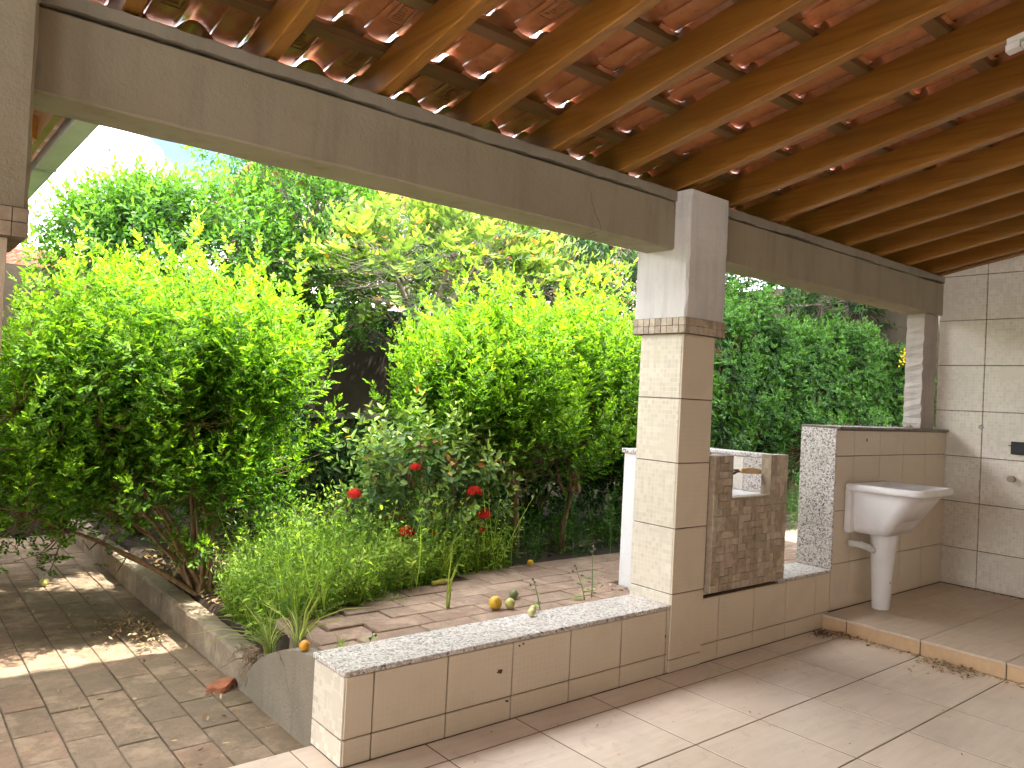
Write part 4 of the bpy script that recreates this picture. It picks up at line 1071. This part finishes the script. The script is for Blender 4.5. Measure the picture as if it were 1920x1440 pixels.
plant('hedge_tree', 'dark dense tree in front of the boundary wall behind the fruit tree', 'tree', (4.8, 7.7, .2),
      [(4.4, 7.75, 2.75, 1.0, .6, .75, 3), (5.7, 7.75, 2.7, 1.0, .6, .8, 3), (7.0, 7.75, 2.8, 1.0, .6, .8, 3), (3.6, 7.8, 2.5, .7, .5, .6, 1.6)],
      1300, T_CITD, (.018, .05, .014), (.055, .13, .02), 41, mat='leafd', bark='barkg', trunk=[(4.8, 7.7, .1, .07), (4.85, 7.7, 1.0, .06), (4.9, 7.7, 1.8, .05)], up=.3, limbs=10, twig=.3)
plant('citrus_tree', 'tall dense green tree rising to the sky on the left', 'tree', (2.5, 7.1, .13),
      [(2.1, 7.0, 2.45, 1.10, .9, .62, 5), (1.5, 6.9, 2.4, .48, .5, .55, 1.6), (3.1, 7.0, 2.7, .75, .7, .95, 3), (1.75, 6.9, 2.75, .45, .4, .30, 1.2), (2.6, 6.8, 1.95, .9, .6, .45, 1.6), (3.0, 7.2, 3.3, .8, .6, .55, 2)],
      2300, T_CIT, (.030, .10, .014), (.10, .245, .022), 50, lead=110, trunk=[(2.5, 7.1, .1, .08), (2.48, 7.1, 1.0, .07), (2.4, 7.05, 1.7, .06)], limbs=12, r0=.04, up=.35, bark='barkg', twig=.35,
      extra=[(1.42, 6.9, 2.95), (1.40, 6.9, 3.08), (1.9, 6.9, 3.0), (1.1, 6.9, 2.72), (.92, 6.9, 2.45), (.95, 6.9, 2.6), (1.05, 6.9, 2.35), (1.15, 6.9, 2.55)])
plant('fruit_tree', 'small spreading fruit tree with pale and orange young leaves at the centre', 'tree', (3.98, 6.0, .3),
      [(3.9, 6.0, 2.62, .95, .8, .42, 4), (4.9, 6.0, 2.5, .9, .7, .45, 3), (3.2, 5.9, 2.5, .5, .6, .4, 1.2), (5.7, 6.1, 2.45, .8, .6, .5, 2), (4.3, 6.1, 2.95, .9, .6, .3, 1.5)],
      620, T_SPR, (.065, .125, .035), (.16, .25, .05), 60, trunk=[(3.98, 6.0, .25, .06), (4.0, 6.0, .9, .05), (3.95, 6.0, 1.55, .045), (3.90, 6.0, 2.05, .04)], limbs=11, r0=.032, up=.12,
      accent=[(.55, .20, .06), (.60, .34, .10), (.50, .42, .07), (.45, .45, .20)], acc=.10, hang=True, bark='barkg', fork=.25, twig=.8, jitter=.3)
# flowering shrub with red flower heads
ix = plant('flowering_shrub', 'leafy shrub with red flower clusters beside the garden path', 'shrub', (2.95, 4.25, .28),
      [(2.97, 4.40, .78, .50, .28, .38, 4), (2.72, 4.38, 1.0, .35, .25, .3, 1.4), (2.6, 4.36, .66, .3, .22, .3, 1), (3.2, 4.38, .74, .25, .22, .3, .8)],
      240, T_IX, (.095, .19, .055), (.30, .42, .09), 70, mat='leafg', limbs=9, r0=.012, up=.45, rin=.2, accent=[(.45, .30, .06), (.40, .16, .05)], acc=.05,
      extra=[(2.75, 4.2, 1.1), (2.72, 4.2, 1.22), (2.38, 4.2, .98), (2.42, 4.2, 1.02), (3.0, 4.2, 1.08)], zmin=.33, twig=1.0)
def flower_head(x, y, z, rad, seed, n=46):
    rs = np.random.default_rng(seed); V, Q, Cc = [], [], []; b = 0
    for i in range(n):
        d = rs.normal(size=3); d[2] = abs(d[2])*.8+.1; d[1] -= .4; d /= np.linalg.norm(d); Fm = frames(d[None], rs)[0]
        for k in range(4):
            a = k*math.pi/2; v = leafq(.017, .009, .1, .2) @ rot('z', a).T; V.append(v @ Fm.T+d*rad*rs.uniform(.8, 1.05)); Q.append(LQ+b); b += 6
            Cc += [np.array([.80, .045, .025])*rs.uniform(.75, 1.1)]*6
    me = mesh_arrays('flower_head', np.concatenate(V)+np.array([x, y, z])-np.array(ix.location), np.concatenate(Q), np.array(Cc)); me.materials.append(MT['petal'])
    mknode('flower_head', me, ix)
for k, (x, z, r_) in enumerate(((3.13, .84, .052), (3.22, .685, .050), (2.615, .61, .052), (2.24, .865, .042), (2.655, 1.02, .032), (3.21, .59, .018), (2.82, .59, .016))):
    flower_head(x, 4.14, z, r_, 80+k, 70 if r_ > .03 else 18)
    MB().tube([(x+.02, 4.30, z-.25), (x, 4.15, z)], [.004, .003], 5).build('stem', 'bark', ix)

# ground cover of weeds (uncountable)
rs = np.random.default_rng(5)
def weeds(name, label, n, region, tpls, oc, yc, seed, s=(.7, 1.5), mat='leaf'):
    rs = np.random.default_rng(seed); P = []
    while len(P) < n:
        x, y, ok = region(rs)
        if ok: P.append((x, y, soilz(x, y)-.01))
    P = np.array(P); D = np.tile([[0, 0, 1.0]], (n, 1))+rs.normal(size=(n, 3))*.22
    V, Q, Cc = scatter(tpls, P, D, rs.uniform(s[0], s[1], n), rs.uniform(-.2, .4, n), oc, yc, rs, jitter=.3)
    off = np.array([P[:, 0].mean(), P[:, 1].mean(), .2])
    me = mesh_arrays(name, V-off, Q, Cc); me.materials.append(MT[mat]); return tag(mknode(name, me, None, off), label, 'weeds', None, 'stuff')
def reg_main(r):
    x, y = 1.68+1.75*r.random()**1.25, r.uniform(3.58, 5.4); return x, y, y > edge_y(x)+.03 and not (x < 1.95 and y > 4.6)
weeds('weeds', 'bright green leafy weeds filling the bed beside the flowering shrub', 2300, reg_main, T_WEED, (.13, .27, .045), (.38, .54, .10), 91, (.5, 1.6))
weeds('feathery_weeds', 'feathery pale weeds standing in the bed near the kerb', 620, lambda r: (lambda x, y: (x, y, y > edge_y(x)+.04))(r.uniform(1.75, 2.6), r.uniform(3.6, 5.0)), T_FERN, (.14, .25, .06), (.38, .52, .15), 96, (.5, 1.05))
weeds('low_weeds', 'small round-leaved weeds along the edge of the bed', 900, reg_main, T_WEEDS, (.06, .17, .02), (.22, .40, .04), 92)
weeds('grass', 'grass blades growing among the weeds', 230, reg_main, T_GRASS, (.10, .20, .03), (.34, .42, .08), 93, (.6, 1.7))
def reg_back(r):
    x, y = r.uniform(3.2, 8.5), r.uniform(4.0, 5.2); return x, y, y > edge_y(x)+.04
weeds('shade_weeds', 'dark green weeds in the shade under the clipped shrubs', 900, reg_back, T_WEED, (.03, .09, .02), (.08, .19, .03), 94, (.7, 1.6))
def reg_far(r):
    x, y = r.uniform(1.7, 8), r.uniform(5.2, 8.4); return x, y, True
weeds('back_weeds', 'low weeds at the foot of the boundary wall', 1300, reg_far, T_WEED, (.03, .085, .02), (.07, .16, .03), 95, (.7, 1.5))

# individual small plants
def small(name, label, tpls, pts, seed, oc, yc, mat='leaf', hang=False, cat='plant', sprd=.25, sc_=(.9, 1.1)):
    rs = np.random.default_rng(seed); P = np.array([p[:3] for p in pts]); D = np.array([p[3:6] if len(p) > 3 else (0, 0, 1) for p in pts], float)+rs.normal(size=(len(pts), 3))*sprd*.3
    V, Q, Cc = scatter(tpls, P, D, rs.uniform(*sc_, len(P)), rs.uniform(0, .4, len(P)), oc, yc, rs, hang=hang)
    me = mesh_arrays(name, V-P[0], Q, Cc); me.materials.append(MT[mat]); return tag(mknode(name, me, None, P[0]), label, cat)
pr_ = random.Random(4)
TG1 = [tpl_grass(pr_, 7, .30, .007, .28)]; TG2 = [tpl_grass(pr_, 26, .30, .0055, 1.6)]; TG3 = [tpl_grass(pr_, 7, .12, .004, .3)]
small('grass_tuft', 'tall pale grass tuft growing in a joint of the path', TG1, [(2.43, 3.41, .345)], 1, (.20, .28, .06), (.40, .46, .16), cat='grass')
small('grass_tuft', 'drooping grass tuft spilling over the broken kerb end', TG2, [(1.60, 3.42, .27), (1.56, 3.62, .18), (1.60, 3.78, .14)], 2, (.14, .22, .06), (.34, .40, .16), cat='grass')
small('grass_tuft', 'short grass blades beside the orange fruit', TG3, [(1.66, 3.16, .285), (1.70, 3.18, .285)], 3, (.10, .2, .03), (.2, .33, .06), cat='grass')
small('fern_frond', 'grey-green feathery frond leaning over the kerb end', T_FERN, [(1.70, 3.75, .2, -.8, -.35, .25)], 4, (.10, .17, .09), (.2, .28, .15), hang=True)
small('fern_frond', 'pale feathery frond reaching over the path from the weeds', T_FERN, [(2.02, 3.80, .32, .8, -.25, .30)], 5, (.16, .27, .06), (.32, .45, .10), hang=True)
def stalk(name, label, x, y, hgt, seed, lean=(0, 0), leaves=10):
    r = random.Random(seed); th = thing(name, label, 'weed', (x, y, pathz(x))); z0 = pathz(x)-.005
    pts = [(x+lean[0]*u*u+.008*math.sin(4*u+seed), y+lean[1]*u*u, z0+hgt*u) for u in np.linspace(0, 1, 7)]
    MB().tube(pts, [.004-.0028*u for u in np.linspace(0, 1, 7)], 5).build('stem', MT['leafstem'], th)
    t = Tpl()
    for i in range(leaves):
        u = .12+.86*i/(leaves-1); k = min(5, int(u*6)); p = np.array(pts[k])*(1-(u*6-k))+np.array(pts[k+1])*(u*6-k)
        sz = (.05 if i < 4 else .03)*r.uniform(.6, 1.2)*(1.4-u); B = rot('z', i*2.4+r.random()) @ rot('x', R(r.uniform(0, 45)))
        t.leaf(leafq(sz, sz*.42, .2, .25) @ B.T+p, r.random())
    t.fin(); cc_ = np.array([(.20, .30, .12)])*np.exp(np.random.default_rng(seed).normal(size=t.nl)*.2)[t.K][:, None]
    me = mesh_arrays('leaves', t.V-np.array(th.location), t.Q, cc_); me.materials.append(MT['leaf']); mknode('leaves', me, th)
    hd = MB()
    for q in ((0, 0, 0), (.018, .005, -.02), (-.012, .004, -.03)):
        c_ = np.array(pts[-1])+np.array(q); hd.tube([c_-np.array([0, 0, .006]), c_, c_+np.array([0, 0, .007])], [.003, .007, .004], 6)
    tag(hd.build('seed_heads', 'ledge', th), kind='stuff')
    return th
MT['leafstem'] = m_plain('green_stem', (.17, .21, .08), .6, .15)
stalk('flower_weed', 'thin upright weed with white seed heads near the white barbecue side', 3.30, 3.19, .30, 1, (.01, 0), 12)
stalk('flower_weed', 'leaning weed stalk left of the upright one by the barbecue', 3.22, 3.17, .20, 2, (-.05, .03), 9)
stalk('flower_weed', 'thin dry weed stalk behind the pale fruits on the granite', 2.86, 3.14, .17, 3, (-.05, .02), 6)
stalk('flower_weed', 'small weed sprout at the left end of the granite bench top', 1.80, 3.10, .07, 4, (.0, .0), 7)

# ------------------------------------------------------------------ fallen fruit and litter
FM = {'y': fruit_mat('yellow_fruit', (.62, .40, .03), (.50, .30, .02)), 'l': fruit_mat('lime_fruit', (.52, .50, .16), (.40, .40, .12)), 'g': fruit_mat('green_fruit', (.17, .20, .07), (.10, .13, .04)),
      'o': fruit_mat('orange_fruit', (.70, .34, .02), (.60, .27, .02)), 'p': fruit_mat('pale_fruit', (.55, .52, .26), (.48, .44, .18)), 'w': fruit_mat('whitish_fruit', (.5, .46, .34), (.4, .36, .26))}
def fruit(x, y, z, r_, mk, label, seed):
    rn = random.Random(seed); th = thing('fallen_fruit', label, 'fruit', (x, y, z), 'fallen fruit')
    a1, a2 = rn.uniform(0, 6), rn.uniform(0, 6); rings = []
    tilt = Matrix.Rotation(rn.uniform(-1.2, 1.2), 3, 'X') @ Matrix.Rotation(rn.uniform(0, 6), 3, 'Z')
    for i in range(1, 12):
        ph = math.pi*i/12; rr = r_*math.sin(ph)*(1+.02*math.sin(3*ph+a1)); zz = r_*.93*math.cos(ph)+(.06*r_ if i == 1 else 0)
        rings.append([tilt @ Vector((rr*math.cos(t)*(1+.02*math.sin(2*t+a2)), rr*math.sin(t), zz)) for t in np.linspace(0, 6.2832, 19)[:-1]])
    mz = min(v.z for rg_ in rings for v in rg_)
    rings = [[(v.x+x, v.y+y, v.z-mz+z) for v in rg_] for rg_ in rings]
    MB().loft(rings).build('flesh', FM[mk], th, True)
    tip = tilt @ Vector((0, 0, r_*.97)); tb_ = tilt @ Vector((0, 0, r_*1.06))
    MB().tube([(tip.x+x, tip.y+y, tip.z-mz+z), (tb_.x+x, tb_.y+y, tb_.z-mz+z)], [r_*.14, r_*.10], 7).build('stalk_end', 'stub', th)
fruit(2.645, 3.262, .352, .037, 'y', 'largest yellow fruit lying on the path behind the bench', 1)
fruit(2.722, 3.232, .352, .029, 'l', 'dull yellow fruit touching the largest one on the path', 2)
fruit(2.875, 3.385, .352, .027, 'g', 'dark green fruit lying farther back on the path', 3)
fruit(2.715, 3.035, .3805, .020, 'p', 'pale fruit at the back edge of the granite bench top', 4)
fruit(2.66, 2.985, .3805, .021, 'p', 'pale greenish fruit nearest the viewer on the granite bench top', 5)
fruit(1.535, 3.215, .330, .025, 'o', 'orange fruit on top of the grey kerb end', 6)
fruit(1.04, 6.50, CZ+.003, .031, 'l', 'yellow fruit alone on the courtyard paving', 7)
fruit(3.52, 3.985, .352, .022, 'y', 'yellow fruit half hidden at the far edge of the path', 8)
fruit(1.14, 7.45, CZ+.003, .026, 'w', 'whitish fruit in the shade under the left shrub', 9)
# dry leaves
def litter(name, label, n, pos, seed, size=.035, cols=((.34, .22, .10), (.44, .31, .16), (.22, .13, .06), (.50, .40, .24)), flat=.35):
    rs = np.random.default_rng(seed); V, Q, Cc = [], [], []; b = 0
    for i in range(n):
        x, y, z = pos(rs); s = size*rs.uniform(.5, 1.3); v = leafq(s, s*rs.uniform(.3, .5), rs.uniform(.1, .5), rs.uniform(-.4, .4))
        v = v @ (rot('z', rs.uniform(0, 6.28)) @ rot('x', rs.normal()*flat) @ rot('y', rs.normal()*flat)).T
        v[:, 2] -= min(0, v[:, 2].min()+.0); V.append(v+np.array([x, y, z+.002])); Q.append(LQ+b); b += 6
        Cc += [np.array(cols[rs.integers(len(cols))])*rs.uniform(.7, 1.2)]*6
    V = np.concatenate(V); off = V.mean(0); off[2] = V[:, 2].min()
    me = mesh_arrays(name, V-off, np.concatenate(Q), np.array(Cc)); me.materials.append(MT['dry']); return tag(mknode(name, me, None, off), label, 'dry leaves', None, 'stuff')
litter('leaf_litter', 'pile of dry leaves against the kerb on the courtyard', 300, lambda r: (lambda a, b: (1.40-abs(a)*.13, 5.05+b*.16, CZ+.012+.03*r.random()))(r.normal(), r.normal()), 1, .030)
litter('leaf_litter', 'scattered dry leaves over the courtyard paving', 150, lambda r: (r.uniform(.2, 1.5), r.uniform(3.1, 7.5), CZ+.004), 2, .03)
def soil_pos(r):
    x, y = r.uniform(1.66, 2.6), r.uniform(4.1, 6.5); return x, y, soilz(x, y)+.006
litter('leaf_litter', 'brown dry leaves covering the soil around the shrub trunk', 1100, soil_pos, 3, .05)
litter('leaf_litter', 'dry leaf crumbs gathered on the floor below the platform step', 330, lambda r: (lambda t, q: (5.12-abs(r.normal())*(.03+.07*q), (2.05-.30*r.random() if q else 2.70-1.2*t), .003+.006*r.random()*q))(r.random(), float(r.random() < .55)), 4, .028, ((.34, .22, .10), (.44, .31, .16), (.22, .13, .06), (.55, .46, .32)))
litter('leaf_litter', 'dry leaf heap in the floor corner below the barbecue', 120, lambda r: (5.08-abs(r.normal())*.10, 2.72-abs(r.normal())*.05, .003+.008*r.random()), 5, .026, ((.16, .11, .07), (.22, .15, .10), (.10, .07, .045)))
litter('leaf_litter', 'small dry leaves scattered over the porch floor tiles', 60, lambda r: (r.uniform(1.6, 5.1), r.uniform(1.2, 2.7), .002), 6, .018)
litter('leaf_litter', 'dry leaf bits in the platform corner by the side wall', 60, lambda r: (7.08-abs(r.normal())*.05, r.uniform(1.8, 2.6), .102), 7, .022, ((.16, .11, .07), (.22, .15, .10)))
litter('leaf_litter', 'dry twigs and leaves on top of the half wall', 70, lambda r: (r.uniform(5.4, 7.05), r.uniform(2.80, 3.02), 1.402), 8, .03, ((.20, .13, .07), (.30, .22, .13), (.5, .48, .44)))
litter('leaf_litter', 'pale leaf bits on the path beside the white barbecue side', 50, lambda r: (r.uniform(3.35, 3.68), r.uniform(3.10, 3.6), .353), 9, .03, ((.5, .42, .30), (.36, .26, .16)))
litter('leaf_litter', 'yellow fallen leaf pieces behind the granite sill', 8, lambda r: (r.uniform(4.95, 5.15), r.uniform(3.06, 3.16), .355), 10, .06, ((.6, .42, .04), (.55, .36, .05)))
# dry root clump in the broken kerb end, terracotta shard, bottle
rc = thing('root_clump', 'dry root clump hanging from the broken kerb corner', 'roots', (1.53, 3.85, .0)); rmb = MB(); rr = random.Random(8)
for i in range(34):
    a = Vector((1.56+rr.uniform(-.02, .05), 3.86+rr.uniform(-.10, .10), .12+rr.uniform(-.03, .03))); e = a+Vector((rr.uniform(-.14, -.01), rr.uniform(-.12, .10), rr.uniform(-.17, .02)))
    m_ = (a+e)/2+Vector((rr.uniform(-.04, .02), rr.uniform(-.03, .03), rr.uniform(0, .05))); rmb.tube([a, m_, e], [.006*rr.uniform(.4, 1), .004, .0015], 5)
tag(rmb.build('roots', 'dryroot' if 'dryroot' in MT else 'handle', rc), kind='stuff')
n_ = 16; rings = []
for i in range(5):
    f = i/4; rings.append([(1.435+(.075-.006*f)*math.cos(t)*(1 if t < 3.5 else .6)+.004*math.sin(5*t+i), 3.93+.055*math.sin(t), CZ+.004+.028*f+.012*math.cos(t)) for t in np.linspace(0, 6.2832, n_+1)[:-1]])
tag(MB().loft(rings).build('terracotta_shard', 'terra'), 'broken reddish terracotta shard on the paving below the kerb end', 'shard')
bt = thing('plastic_bottle', 'crumpled yellow plastic bottle lying at the edge of the weeds', 'bottle', (2.68, 3.84, .35))
MB().tube([(2.62, 3.835, .366), (2.627, 3.836, .367), (2.66, 3.842, .366), (2.70, 3.847, .369), (2.725, 3.850, .367), (2.74, 3.852, .367), (2.752, 3.854, .367)], [.010, .017, .014, .018, .016, .009, .007], 14).build('body', 'bottle', bt, True)
MB().tube([(2.7525, 3.854, .367), (2.766, 3.856, .367)], .009, 12).build('cap', 'bottle', bt)
